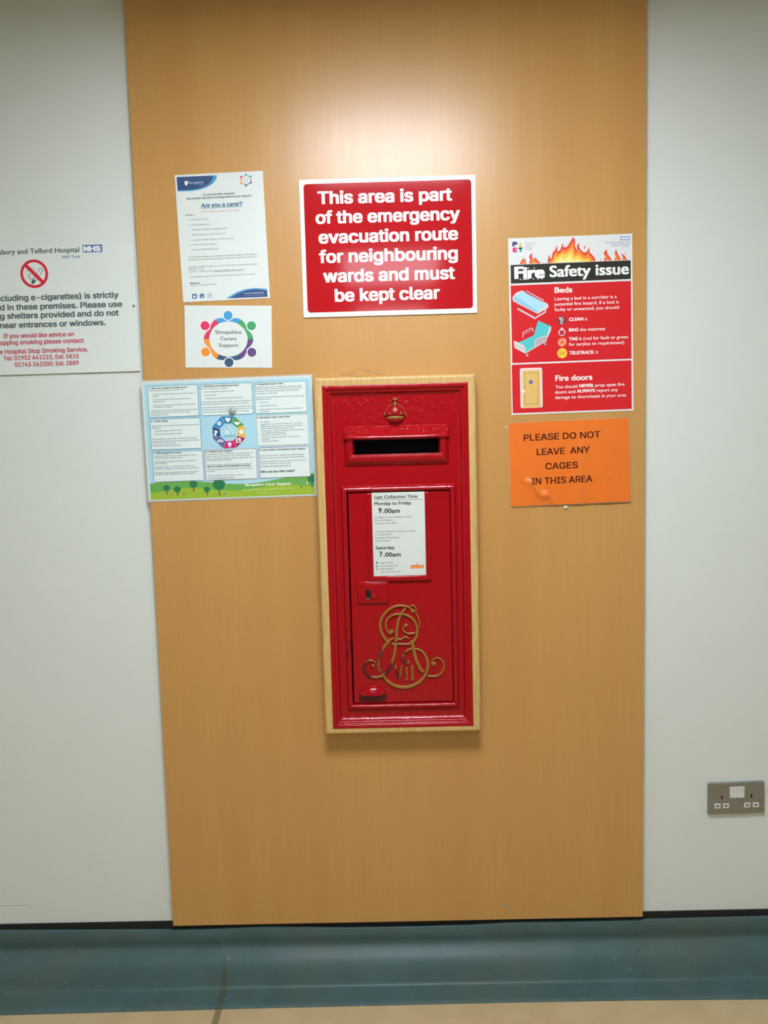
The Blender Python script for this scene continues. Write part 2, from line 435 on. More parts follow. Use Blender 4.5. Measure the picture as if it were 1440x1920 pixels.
# lamps in the ceiling, one row down the corridor
def diffuser(name, power):
    n = NT(name); n.base((.9, .9, .9)); n.b.inputs['Emission Color'].default_value = (.92, .97, 1.08, 1); n.b.inputs['Emission Strength'].default_value = power
    return n.m
DIFF = [diffuser('bright_diffuser', 48), diffuser('dim_diffuser', 8)]
wfr = flat('white_lamp_frame', (.7, .7, .7), .5, linear=True)
LX = .02
for k, (ly, hl) in enumerate(((-1.15, .25), (-3.10, .45), (-5.10, .60))):
    t = thing('ceiling_light', ['white recessed panel light nearest the postbox wall', 'white recessed panel light in the middle of the ceiling row', 'white recessed panel light farthest from the postbox wall'][k], 'light', (LX, ly, ZC))
    b = MB(); b.box(-.29, .29, -hl+.01, hl-.01, -.012, -.008, DIFF[min(k, 1)]); b.build('diffuser', t)
    b = MB()
    for x0, x1, y0, y1 in ((-.31, .31, -hl-.01, -hl+.01), (-.31, .31, hl-.01, hl+.01), (-.31, -.29, -hl+.01, hl-.01), (.29, .31, -hl+.01, hl-.01)): b.box(x0, x1, y0, y1, -.030, 0, wfr)
    b.build('frame', t)

# ---------------------------------------------------------------- laminate panel with the opening for the postbox
xl, xr = -.61, .61
zb = sum(at(*q, TH)[1] for q in ((340, 1735), (720, 1730), (1190, 1718)))/3
IN = [(603, 724), (876, 715), (890.3, 1361), (624, 1367.8)]
OUT = [(587.2, 710), (890, 699.5), (903.6, 1372), (610.5, 1377.5)]
PB = TH+.030                     # back plane of the casting, proud of the panel
cin = [Vector(at(*q, PB+.012)) for q in IN]; bc = (cin[0]+cin[1]+cin[2]+cin[3])/4
bw = ((cin[1]-cin[0]).length+(cin[2]-cin[3]).length)/2; bh = ((cin[0]-cin[3]).length+(cin[1]-cin[2]).length)/2
hx0, hx1, hz0, hz1 = bc.x-bw/2-.004, bc.x+bw/2+.004, bc.y-bh/2-.004, bc.y+bh/2+.004
def plate(b, xs, zs, holes, y0, y1, m):
    """slab between y0 (front) and y1 (back) with rectangular holes"""
    def hole(x, z): return any(h[0] < x < h[1] and h[2] < z < h[3] for h in holes)
    xs = sorted(set(xs+[v for h in holes for v in h[:2]])); zs = sorted(set(zs+[v for h in holes for v in h[2:]]))
    for i in range(len(xs)-1):
        for j in range(len(zs)-1):
            if hole((xs[i]+xs[i+1])/2, (zs[j]+zs[j+1])/2): continue
            b.face([(xs[i], y0, zs[j]), (xs[i+1], y0, zs[j]), (xs[i+1], y0, zs[j+1]), (xs[i], y0, zs[j+1])], m)
            b.face([(xs[i], y1, zs[j]), (xs[i], y1, zs[j+1]), (xs[i+1], y1, zs[j+1]), (xs[i+1], y1, zs[j])], m)
    for (X0, X1, Z0, Z1) in [(xs[0], xs[-1], zs[0], zs[-1])]+list(holes):
        for p, q in (((X0, Z0), (X1, Z0)), ((X1, Z0), (X1, Z1)), ((X1, Z1), (X0, Z1)), ((X0, Z1), (X0, Z0))):
            b.face([(p[0], y0, p[1]), (p[0], y1, p[1]), (q[0], y1, q[1]), (q[0], y0, q[1])], m)
b = MB(); plate(b, [xl, xr], [zb, ZC-.02], [(hx0, hx1, hz0, hz1)], -TH, -.0006, BEECH)
bmesh.ops.remove_doubles(b.bm, verts=b.bm.verts[:], dist=1e-5)
bmesh.ops.recalc_face_normals(b.bm, faces=b.bm.faces[:])
es = [e for e in b.bm.edges if e.calc_face_angle(0) > 1 and all(abs(v.co.y+TH) < 1e-4 for v in e.verts)]
bmesh.ops.bevel(b.bm, geom=es, offset=.0015, segments=2, affect='EDGES')
tag(b.build('laminate_panel'), 'tall beech-effect laminate panel on the white wall, with the red postbox set into it', 'panel')

# ---------------------------------------------------------------- mitred frames
def side(b, w, h, prof, which, m, depth, gap=0., smooth=False):
    """prof: (distance in from the outer edge, height out)"""
    rows = []
    for end in (0, 1):
        r = []
        for d, y in prof:
            X, Z = w/2-d, h/2-d
            g = gap
            c = {'top': (-X+g, Z) if end == 0 else (X-g, Z), 'bottom': (-X+g, -Z) if end == 0 else (X-g, -Z),
                 'left': (-X, -Z+g) if end == 0 else (-X, Z-g), 'right': (X, -Z+g) if end == 0 else (X, Z-g)}[which]
            r.append((c[0], -depth-y, c[1]))
        rows.append(r)
    if which in ('top', 'bottom', 'left', 'right'):
        n = 24; rr = []
        for i in range(n+1):
            t = i/n; rr.append([tuple(rows[0][k][j]*(1-t)+rows[1][k][j]*t for j in range(3)) for k in range(len(prof))])
        V = b.quads(rr, m, smooth=smooth)
        if gap:
            for r in (V[0], V[-1]):
                f = b.bm.faces.new(r); f.material_index = b.mi(m)
S = Sheet('timber_surround', 'pale mitred timber surround framing the red postbox', 'frame', OUT, None, None, TH, .044, square=True)
for w_ in ('top', 'bottom', 'left', 'right'):
    b = MB(); side(b, S.w, S.h, [(0, .0003), (0, .039), (.0012, .0415), (.004, .0435), (.006, .044), (.0195, .0438), (.0202, .043), (.0202, .0003)], w_, PINE, TH, gap=.00035, smooth=False)
    b.build('rail', S.root)

# ---------------------------------------------------------------- the postbox
P = Sheet('postbox', 'red cast-iron wall postbox with a gold crown and gold royal cypher', 'postbox', IN, bw, bh, PB, .012, square=True)
root = P.root
FD = PB+.000                      # depth of the recessed field
W2, H2 = bw/2, bh/2
def L(px, py, d=FD): P.zoom(0, 0, 1); return P.loc(px, py, d)
# aperture and door opening
al, at_ = L(655, 826); ar, ab = L(829, 860)
dl, dt = (L(652.5, 925)[0]+L(664.5, 1316)[0])/2, (L(653, 925)[1]+L(843, 919)[1])/2
dr, db = (L(843.5, 918)[0]+L(848.8, 1312)[0])/2, (L(665, 1318)[1]+L(848, 1313)[1])/2
b = MB()
ogee = [(0, -.0295), (0, .0125), (.0008, .0138), (.0025, .0145), (.0085, .0145), (.0098, .0141), (.0108, .0130), (.0116, .0108), (.0126, .0100), (.0150, .0094), (.0164, .0092), (.0178, .0084), (.0186, .0068), (.0200, .0050), (.0225, .0024), (.0250, .0008), (.0275, .0001), (.0290, .0)]
for w_ in ('top', 'bottom', 'left', 'right'): side(b, bw, bh, ogee, w_, RED, PB, smooth=True)
plate(b, [-W2+.0288, W2-.0288], [-H2+.0288, H2-.0288], [(al, ar, ab, at_), (dl-.0032, dr+.0012, db-.002, dt+.001)], -FD, -FD+.004, RED)
b.build('body', root)
b = MB()      # inside of the casting behind door gap and slot, its shade painted dark
b.box(-W2+.004, W2-.004, -.0035, -.002, -H2+.004, H2-.004, DARK)
for x0, x1, z0, z1 in ((al-.003, al, ab-.003, at_+.003), (ar, ar+.003, ab-.003, at_+.003), (al, ar, at_, at_+.003)):
    b.box(x0, x1, -FD+.001, -.0035, z0, z1, INNER)
b.quads([[(al, -FD+.001, ab), (ar, -FD+.001, ab)], [(al, -.004, ab+.006), (ar, -.004, ab+.006)]], INNER)
b.build('inner_casing', root, 'dark inside of the box seen through the slot')

# hood and slot frame
def hz(px, py, d): return L(px, py, d)
z_top = (L(643, 802)[1]+L(839, 796)[1])/2; z_lip = (L(645, 824, FD+.024)[1]+L(832, 818.7, FD+.024)[1])/2
hx_l, hx_r = (L(643, 801)[0]+L(647, 876)[0])/2, (L(841, 795)[0]+L(842, 869)[0])/2
z_in_t = z_lip-.001; z_in_b = (L(664, 854, FD+.014)[1]+L(823, 848, FD+.014)[1])/2
z_bot = (L(647.5, 876)[1]+L(840, 869)[1])/2
il, ir = L(664, 840, FD+.004)[0], L(822.5, 836, FD+.004)[0]
b = MB()
n = 30; rows = []
for i in range(n+1):
    t = i/n; x = hx_l+(hx_r-hx_l)*t; c = math.sin(PI*min(1, max(0, t)))**.35 if 0 < t < 1 else 0
    xf = x
    rows.append([(x, -FD+.0005, z_top+.0015), (xf, -FD-.003, z_top), (xf, -FD-.0055, z_top-.0018), (xf, -FD-.006-.014*(.35+.65*c), z_lip+.006), (xf, -FD-.007-.016*(.35+.65*c), z_lip+.002),
                 (xf, -FD-.006-.016*(.35+.65*c), z_lip-.0005), (xf, -FD-.003, z_lip+.001), (x, -FD+.0005, z_lip+.002)])
V = b.quads(rows, RED, smooth=True)
for r in (V[0], V[-1]): f = b.bm.faces.new(r); f.material_index = 0
b.build('hood', root)
P.zoom(0, 0, 1)
b = MB()      # sloping cheeks and sill: outer foot on the field, crest, inner lip
def rectpts(l, r, bo, t, d): return [(l, -d, t), (l, -d, bo), (r, -d, bo), (r, -d, t)]
o0 = rectpts(hx_l, hx_r, z_bot, z_lip+.002, FD-.0005); o1 = rectpts(hx_l+.003, hx_r-.003, z_bot+.003, z_lip+.002, FD+.004)
c1 = rectpts(hx_l+.0125, hx_r-.0125, z_bot+.0125, z_lip+.002, FD+.0125); c2 = rectpts(hx_l+.0145, hx_r-.0145, z_bot+.0215, z_lip+.002, FD+.0135)
c3 = rectpts(il-.004, ir+.004, z_in_b+.0006, z_lip+.002, FD+.0125); c4 = rectpts(il, ir, z_in_b-.001, z_lip+.002, FD-.001)
b.quads([o0, o1, c1, c2, c3, c4], RED, smooth=False)
bm = b.bm
bmesh.ops.recalc_face_normals(bm, faces=bm.faces[:])
es = [e for e in bm.edges if len(e.link_faces) == 2 and e.calc_face_angle(0) > .2]
bmesh.ops.bevel(bm, geom=es, offset=.0011, segments=3, affect='EDGES')
b.build('slot_frame', root)
P.zoom(630, 780, 6)
P.front = FD
lt = MB(); P.parts['hood_lettering'] = lt
def hood_text(body, X0, X1, Yb, cap):
    vs, fs = text_mesh(body, 'I', 3); e0, e1 = extent(body, 'I', 3)
    a = P.loc(X0, Yb, FD+.014); c = P.loc(X1, Yb, FD+.014); sx = (c[0]-a[0])/(e1-e0); zt_ = P.loc(X0, Yb-cap, FD+.010)[1]; sz = (zt_-a[1])/CAPH['I']
    Vb, Vt = [], []
    for x, z in vs:
        u = a[0]+(x-e0)*sx; v = a[1]+z*sz; t = (z_top-v)/(z_top-z_lip); y = -FD-.005-.0165*t
        Vt.append(lt.bm.verts.new((u, y-.0003, v+.0002)))
    k = lt.mi(RED)
    for f in fs:
        try: lt.bm.faces.new([Vt[j] for j in f])
        except ValueError: pass
def _finish_hood():
    r = bmesh.ops.extrude_face_region(lt.bm, geom=lt.bm.faces[:])
    for v in [g for g in r['geom'] if isinstance(g, bmesh.types.BMVert)]: v.co.y += .0012
hood_text('POST', 150, 560, 205, 52); _finish_hood(); lt.build('hood_lettering', root, 'faint raised word POST on the hood')
lt = MB(); hood_text('OFFICE', 690, 1190, 190, 52); _finish_hood(); lt.build('hood_lettering', root, 'faint raised word OFFICE on the hood'); del P.parts['hood_lettering']

# crown
cx, _ = L(741, 775, FD+.008)
def cz(py, d=FD+.01): return L(741, py, d)[1]
k = 1.35/1000    # metres per photo pixel out here
b = MB(); b.lathe(cx, 0, [(.001, cz(757)), (.009, cz(759)), (.016, cz(763)), (.0215, cz(769)), (.0245, cz(775)), (.0240, cz(778)), (.0185, cz(781))], RED, FD, squash=.62)
b.lathe(cx, 0, [(.0185, cz(781)), (.0195, cz(785.5)), (.0185, cz(789)), (.012, cz(793)), (.0, cz(794))], RED, FD, squash=.62)
cr = b.build('crown', root, 'gold and red painted crown above the slot')
b = MB(); b.lathe(cx, 0, [(.0175, cz(780)), (.0205, cz(780.6)), (.0212, cz(783)), (.0205, cz(785.4)), (.0175, cz(786))], GOLD, FD, squash=.66)
b.build('circlet', cr)
b = MB()
for a in (25, 90, 155):
    pts = []
    for r_, py in ((.004, 757.5), (.011, 759.3), (.018, 763), (.0235, 769), (.0262, 774.5)):
        pts.append((cx+r_*math.cos(math.radians(a)), -FD-r_*math.sin(math.radians(a))*.66-.0006, cz(py)))
    for i in range(len(pts)-1):
        p, q = Vector(pts[i]), Vector(pts[i+1]); rr = .0019 if a == 90 else .0006
        d = (q-p).normalized(); s1 = Vector((1, 0, 0)) if a == 90 else Vector((0, 0, 1)); s1 = (s1-d*s1.dot(d)).normalized(); s2 = d.cross(s1)
        b.quads([[tuple(w_+s1*rr*math.cos(t*PI/4)+s2*rr*math.sin(t*PI/4)) for t in range(8)] for w_ in (p-d*.0005, q+d*.0005)], GOLD, closed=True, smooth=True)
b.build('arch', cr)
b = MB()
b.box(cx-.0052, cx+.0052, -FD-.010, -FD, cz(750.5), cz(746), GOLD, .0012)
b.ball(cx, -FD-.007, cz(755), .0036, GOLD); b.ball(cx, -FD-.006, cz(758), .0058, GOLD, (1.3, .8, .45))
b.build('finial', cr)
b = MB()
for px, py in ((722, 775.5), (730.5, 774), (741, 772), (752, 773.5), (760, 775.5)):
    u, v = L(px, py, FD+.014); dx = (u-cx)/.026; dy = math.sqrt(max(.02, 1-dx*dx))*.0255*.66
    b.ball(u, -FD-dy+.001, v, .0024, GOLD, (1, .7, .9)); b.ball(u, -FD-dy+.0012, v-.0028, .0022, GOLD, (1.3, .7, .5))
b.build('cross', cr)

# bead round the door opening
sw_l = dl-L(641.8, 1100)[0]; 
ow, oh = (dr-dl)+.0330, (dt-db)+.0345
b = MB(); side_prof = [(0, -.0005), (.0006, .0035), (.0035, .0066), (.0068, .0088), (.0098, .0094), (.0125, .0082), (.0142, .0055), (.0146, -.0025)]
ocx, ocz = (dl+dr)/2-.001, (dt+db)/2-.0005
t_ = MB()
for w_ in ('top', 'bottom', 'left', 'right'): side(t_, ow, oh, side_prof, w_, RED, FD, smooth=True)
for v in t_.bm.verts: v.co.x += ocx; v.co.z += ocz
t_.build('door_surround', root)

# door
DD = FD+.0028
b = MB(); b.box(dl, dr, -DD, -DD+.006, db, dt, RED, .0009, 3)
door = b.build('door', root)
# notice holder: two side channels and a bottom channel with rounded front
u0, v1 = L(696, 924, DD+.004); u1, v0 = L(797, 1080, DD+.004)
u0 = (L(696, 924, DD+.004)[0]+L(701, 1080, DD+.004)[0])/2; u1 = (L(796, 922, DD+.004)[0]+L(799, 1078, DD+.004)[0])/2
v0 = (L(701, 1081, DD+.004)[1]+L(799, 1078, DD+.004)[1])/2
b = MB(); chp = dict(bev=.0028, seg=3)
b.box(u0-.0125, u0, -DD-.0068, -DD+.001, v0-.0105, dt-.001, RED, **chp)
b.box(u1, u1+.0125, -DD-.0068, -DD+.001, v0-.0105, dt-.001, RED, **chp)
b.box(u0-.0125, u1+.0125, -DD-.0072, -DD+.001, v0-.0125, v0, RED, **chp)
b.build('notice_holder', door)
b = MB()
for px, py in ((811.5, 930.5), (830, 930.5), (822, 946)): 
    u, v = L(px, py, DD); b.lathe(u, v, [(.0032, -.0005), (.0032, .0004), (.0022, .0011), (.0, .0012)], RED, DD, 14, 'y')
b.build('rivet', door)
# lock plate
lu0, lv1 = L(669.5, 1090, DD+.004); lu1, lv0 = L(729.5, 1131.5, DD+.004)
b = MB()
b.box(lu0, lu1, -DD-.0058, -DD+.004, lv0, lv1, RED, .0046, 4)
b.box(lu0+.006, lu1-.007, -DD-.0062, -DD-.003, lv0+.006, lv1-.006, RED, .0011, 2)
lock = b.build('lock_plate', door)
ku, kv = L(690, 1114, DD+.006)
b = MB()
kp = [(-.0042, -.013), (-.0046, -.006), (-.0052, -.001), (-.0064, .003), (-.0060, .0075), (-.0038, .0105), (-.0005, .0118), (.0028, .0108), (.0050, .008), (.0056, .004), (.0078, .0015), (.0092, -.002), (.0070, -.0055), (.0045, -.0080), (.0040, -.013)]
f = b.face([(ku+x, -DD-.0066, kv+z) for x, z in kp], DARK); f.normal_update(); bmesh.ops.triangulate(b.bm, faces=[f])
b.box(ku-.0035, ku+.003, -DD-.0072, -DD-.006, kv-.0135, kv-.0095, SCREW, .0005)
b.build('keyhole', lock)
su, sv = L(702.5, 1118.5, DD+.006)
b = MB(); b.lathe(su, sv, [(.0080, 0), (.0078, .0014), (.0066, .0024), (.0050, .0022), (.0042, .0014), (.0034, .0026), (.0018, .0036), (0, .0038)], RED, DD+.0058, 22, 'y')
b.build('pivot_screw', lock)
# door pull: a half dome lip over a hollow whose shade is painted
gu, gv = L(698.5, 1304, DD+.012)
b = MB(); PA, PZ, PD = .0330, .0210, .0150
rows = [[(gu+PA*math.cos(PI/2*j/8)*math.cos(PI*i/20), -DD-PD*math.sin(PI/2*j/8), gv+PZ*math.cos(PI/2*j/8)*math.sin(PI*i/20)) for j in range(9)] for i in range(21)]
b.quads(rows, RED, smooth=True)
b.face([(gu+PA*math.cos(PI*i/16), -DD-PD*math.sin(PI*i/16), gv-.0004) for i in range(17)], RED)
b.quads([[(gu+PA*math.cos(PI*i/16), -DD-PD*math.sin(PI*i/16), gv+zz) for i in range(17)] for zz in (.0002, -.0004)], RED)
b.build('door_pull', door)
b = MB(); b.box(gu-.034, gu+.034, -DD-.0012, -DD+.001, gv-.019, gv-.001, INNER, .0006)  # shallow dark plate painted as the shaded hollow below the lip
b.build('finger_recess_shade', door)
# cypher
P.zoom(660, 1110, 7.579)
Z = DD
def st(mb, pts, wid, h=.0042, m=GOLD_CH):
    q = [P.loc(x, y, Z+.003) for x, y in pts]; kk = .000205
    w_ = [v*kk for v in wid] if isinstance(wid, list) else wid*kk
    if isinstance(w_, list) and len(w_) != len(q): w_ = [w_[0]+(w_[1]-w_[0])*i/(len(q)-1) for i in range(len(q))]
    mb.ribbon(q, w_, Z, h, m)
def dot(mb, x, y, r, h=.0052):
    u, v = P.loc(x, y, Z+.003); R_ = r*.00017; mb.lathe(u, v, [(R_, -.0004), (R_*.97, h*.5), (R_*.6, h*.9), (0, h)], GOLD_CH, Z, 18, 'y')
b = MB()
st(b, [(862, 262), (820, 225), (770, 205), (700, 195), (640, 200), (570, 225), (500, 275), (445, 335), (412, 400), (400, 460), (405, 520), (425, 590), (460, 650), (530, 738)], [24, 36])
st(b, [(900, 290), (935, 345), (955, 400), (963, 450), (952, 515)], [20, 14])
st(b, [(825, 195), (868, 192), (900, 215), (908, 255), (880, 285)], 16)
st(b, [(590, 540), (578, 575), (545, 592), (515, 575), (492, 530), (482, 470), (490, 420), (520, 370), (570, 335), (640, 315), (720, 315), (790, 335), (850, 375), (895, 430), (920, 490), (930, 540), (922, 610), (905, 660), (855, 730)], [18, 34], .0050)
st(b, [(762, 232), (715, 290), (680, 350), (655, 430), (640, 520), (635, 600), (630, 680), (620, 712)], [30, 38], .0056)
st(b, [(765, 495), (735, 502), (728, 530), (745, 565), (790, 590), (840, 592), (905, 582)], [16, 24])
st(b, [(640, 668), (700, 676), (730, 648), (770, 640), (812, 668)], 22)
st(b, [(600, 655), (545, 680), (490, 735)], [18, 34])
dot(b, 860, 272, 30); dot(b, 555, 562, 28); dot(b, 768, 478, 30)
b.build('royal_cypher', door, 'raised gold E of the cypher')
b = MB()
st(b, [(530, 700), (470, 765), (430, 835), (400, 905), (380, 980), (378, 1050), (388, 1110), (415, 1145)], 36)
st(b, [(617, 735), (612, 820), (600, 900), (572, 990), (540, 1060), (510, 1110), (480, 1150), (430, 1190), (370, 1210), (300, 1212), (240, 1195), (195, 1150), (172, 1100), (175, 1040), (200, 1000), (240, 975), (285, 975), (325, 997), (338, 1022)], [40, 38, 34, 34, 34, 34, 34, 30, 24, 24, 26, 28, 28, 26, 24, 20, 18, 14, 10], .0048)
dot(b, 297, 1055, 28)
st(b, [(448, 1192), (500, 1260), (570, 1315), (650, 1345), (740, 1358), (830, 1345), (910, 1310), (980, 1260), (1035, 1190), (1070, 1110), (1080, 1030), (1065, 950), (1030, 885), (985, 840), (925, 815), (860, 808), (800, 825), (760, 855), (725, 900), (712, 950), (728, 992)], [34, 38, 38, 40, 42, 40, 38, 38, 36, 36, 36, 34, 30, 28, 24, 22, 22, 24, 28, 28, 20])
dot(b, 785, 1003, 36)
st(b, [(845, 690), (860, 745), (875, 810), (890, 880), (910, 960), (940, 1030), (975, 1095), (1018, 1142)], [44, 40], .0056)
st(b, [(1072, 1192), (1130, 1200), (1200, 1195), (1255, 1165), (1295, 1110), (1310, 1050), (1300, 1000), (1265, 960), (1215, 940), (1170, 955), (1140, 985), (1130, 1020)], [28, 26, 26, 22, 20, 20, 20, 18, 16, 14, 12, 12])
dot(b, 1165, 1025, 34)
st(b, [(562, 732), (620, 745), (680, 740), (740, 743), (800, 740), (840, 728)], 24)
b.build('royal_cypher', door, 'raised R of the cypher, gold partly flaked')
b = MB()
st(b, [(612, 1062), (640, 1150), (664, 1240)], [24, 20]); st(b, [(712, 1062), (692, 1150), (668, 1240)], [22, 18]); st(b, [(585, 1056), (640, 1056)], 12); st(b, [(688, 1056), (738, 1056)], 12)
st(b, [(777, 1070), (778, 1160), (780, 1250)], 26); st(b, [(757, 1251), (800, 1251)], 14)
st(b, [(857, 1055), (858, 1160), (860, 1250)], 26); st(b, [(838, 1251), (880, 1251)], 14); st(b, [(838, 1056), (876, 1056)], 12)
b.build('royal_cypher_numeral', door, 'small gold numeral VII')

# ---------------------------------------------------------------- collection notice
N1 = Sheet('collection_notice', 'white last collection time notice slotted into the red postbox door', 'notice', [(696.5, 923.7), (796, 922), (799, 1078), (701, 1081)], None, None, DD+.0006, .0022)
N1.board('plate', flat('notice_plate', (.74, .80, .73), .3, linear=True), .0006)
G = ink((52, 60, 52)); N1.zoom(640, 900, 6.545)
T = lambda *a, **k: N1.text('lettering', *a, m=G, **k)
def tt(sh, part, body, X0, X1, Y, m, dY=0, **k): sh.text(part, body, X0, Y, X1, Y+dY, m, **k)
tt(N1, 'lettering', 'Last Collection Time', 405, 935, 231, G, -14, font='B', bold=.022, cap=41)
N1.line('lettering', 405, 245, 995, 239, 3.5, G)
tt(N1, 'lettering', 'Monday to Friday', 405, 860, 309, G, -8, font='B', bold=.022, cap=42)
tt(N1, 'lettering', '9', 455, 497, 405, G, font='B', bold=.03, cap=64)
tt(N1, 'lettering', '.00am', 510, 720, 405, G, -2, font='B', bold=.026, cap=56)
g2 = ink((92, 100, 92))
for s_, x1, y in (('A 4.00pm or later collection is made', 865, 465), ('from the Postbox at', 655, 503), ('Copthorne Post Office', 680, 541), ('The latest collection in the area is made', 910, 640), ('at 6.15pm from', 615, 680), ('Shrewsbury Mail Centre,', 718, 718), ('Castle Foregate', 605, 755)):
    tt(N1, 'lettering', s_, 409 if y < 600 else 416, x1, y, g2, -2, font='B')
tt(N1, 'lettering', 'Saturday', 420, 655, 851, G, -3, font='B', bold=.022, cap=40)
tt(N1, 'lettering', '7', 467, 506, 941, G, font='B', bold=.03, cap=62)
tt(N1, 'lettering', '.00am', 520, 730, 941, G, -2, font='B', bold=.026, cap=54)
for s_, x1, y in (('03457 740740', 635, 1027), ('www.royalmail.com', 690, 1062), ('0345 6000606', 635, 1100), ('Postbox number SY3 367D', 722, 1132)):
    tt(N1, 'lettering', s_, 478, x1, y, g2, -2, font='B', cap=17 if y < 1110 else 14)
N1.rrect('lettering', [(425, 1008), (450, 1008), (450, 1020), (425, 1020)], G); N1.rrect('lettering', [(431, 1016), (445, 1016), (445, 1028), (431, 1028)], G)
N1.rrect('lettering', [(426, 1058), (452, 1058), (452, 1066), (426, 1066)], G); N1.poly('lettering', [(430, 1052), (448, 1052), (446, 1060), (432, 1060)], G, 2)
N1.disc('lettering', 439, 1090, 12, G, 2, 9); N1.rrect('lettering', [(430, 1099), (448, 1099), (448, 1104), (430, 1104)], G)
N1.rrect('emblem', [(852, 1046), (1012, 1044), (1012, 1083), (852, 1085)], ink((225, 70, 40)))
tt(N1, 'emblem', 'Royal Mail', 862, 1003, 1077, ink((245, 205, 90)), font='B', bold=.03, cap=24)
N1.disc('emblem', 930, 1026, 13, ink((215, 90, 60)), 1, 8, 0, 180); N1.rrect('emblem', [(916, 1026), (945, 1026), (945, 1030), (916, 1030)], ink((215, 90, 60)))
N1.finish({'emblem': 'small red and yellow emblem'})

# ---------------------------------------------------------------- red evacuation sign
E1 = Sheet('evacuation_sign', 'large red and white sign about the emergency evacuation route', 'sign', [(560, 336.5), (891.5, 327.5), (894.8, 586.5), (569.5, 596)], None, None, TH+.0003, .0032)
E1.board('board', SIGNW, .0006)
E1.zoom(550, 320, 4)
E1.rrect('red_field', [(78, 98), (1335, 68), (1347, 1032), (105, 1065)], SIGNR, 1, .008)
for s_, x0, y0, x1, y1 in (('This area is part', 183, 248, 1191, 229), ('of the emergency', 168, 396, 1250, 374), ('evacuation route', 190, 545, 1237, 522), ('for neighbouring', 193, 692, 1235, 668), ('wards and must', 225, 838, 1213, 815), ('be kept clear', 312, 982, 1100, 964)):
    E1.text('lettering', s_, x0, y0, x1, y1, SIGNL, cap=97, bold=.030, res=5)
E1.finish()

# ---------------------------------------------------------------- fire safety poster (A3)
A3 = Sheet('fire_safety_poster', 'red and white fire safety poster with flames across its top', 'poster', [(953.4, 447.3), (1185.6, 437.5), (1188.5, 769), (958, 779)], .2965, .4195, TH+.0004, .0006)
A3.board('sheet', GPAPER)
PR = ink((200, 36, 40), .25); PW = ink((235, 215, 208), .3); PK = ink((48, 46, 40), .25); PWW = ink((225, 232, 225), .3)
A3.zoom(940, 430, 5.538)
def z2(y): return y+160*5.538
A3.rrect('red_panel', [(100, 585), (1348, 535), (1350, z2(455)), (110, z2(505))], PR)
A3.rrect('red_panel', [(112, z2(522)), (1350, z2(472)), (1355, z2(975)), (115, z2(1028))], PR)
A3.rrect('heading_band', [(95, 370), (1342, 322), (1345, 515), (100, 565)], PK)
A3.text('heading_band', 'Fire', 135, 522, 452, 500, PWW, cap=128, font='B', bold=.055, res=4, layer=3)
for i in range(22):   # ragged flame-like edge of the word Fire
    X = 140+random.random()*300; Yt = random.choice((405, 430, 518, 455)) - (X-135)*.03
    A3.poly('heading_band', [(X-8, Yt+8), (X+8, Yt+8), (X+random.uniform(-5, 5), Yt-8)], PWW, 3.4)
A3.text('heading_band', 'Safety issue', 500, 497, 1325, 466, PWW, cap=118, font='B', bold=.030, res=4)
FR, FO, FY, FL_ = ink((214, 62, 38)), ink((238, 130, 40)), ink((243, 190, 70)), ink((246, 222, 140))
main = [(480, 350), (486, 300), (500, 255), (508, 305), (522, 300), (532, 245), (562, 205), (577, 160), (584, 232), (610, 215), (625, 170), (642, 138), (641, 182), (668, 188), (692, 170), (720, 122), (745, 80), (768, 112), (762, 170), (784, 218), (784, 170), (808, 138), (808, 188), (838, 225), (862, 242), (890, 230), (913, 185), (917, 240), (942, 262), (966, 292), (980, 330)]
mid = [(498, 350), (515, 325), (535, 310), (545, 262), (572, 235), (590, 262), (625, 225), (640, 210), (660, 222), (700, 200), (730, 150), (748, 125), (750, 190), (775, 250), (790, 215), (806, 208), (830, 250), (862, 275), (890, 262), (905, 240), (915, 275), (940, 290), (958, 333)]
inn = [(530, 348), (548, 310), (560, 285), (580, 290), (612, 262), (640, 245), (655, 262), (700, 235), (728, 200), (738, 200), (740, 240), (765, 290), (800, 262), (830, 292), (870, 310), (900, 295), (925, 335)]
core = [(560, 346), (575, 320), (600, 315), (625, 288), (645, 320), (690, 290), (712, 255), (722, 290), (745, 325), (790, 305), (815, 325), (850, 332), (880, 337)]
for q, m_, ly in ((main, FR, 1), (mid, FO, 2), (inn, FY, 3), (core, FL_, 4)): A3.poly('flame_picture', q, m_, ly)
for q in ([(188, 362), (212, 322), (236, 284), (232, 318), (256, 300), (250, 335), (262, 360)], [(288, 356), (300, 320), (286, 282), (320, 240), (318, 285), (345, 315), (348, 285), (378, 322), (398, 338), (404, 352)],
          [(1062, 326), (1080, 290), (1062, 245), (1095, 203), (1100, 250), (1135, 300), (1146, 324)], [(1172, 322), (1188, 290), (1178, 245), (1192, 203), (1206, 252), (1235, 300), (1240, 320)], [(1256, 320), (1262, 290), (1240, 245), (1285, 280), (1308, 318)], [(1022, 327), (1034, 305), (1036, 327)]):
    A3.poly('flame_picture', q, FR, 1)
    c0 = (sum(x for x, y in q)/len(q), q[0][1]); A3.poly('flame_picture', [(c0[0]+(x-c0[0])*.55, c0[1]+(y-c0[1])*.6) for x, y in q], FO, 2)
for q in ([(862, 168), (872, 180), (866, 200), (872, 215), (856, 195)], [(1280, 238), (1292, 248), (1286, 262)]): A3.poly('flame_picture', q, FR, 1)
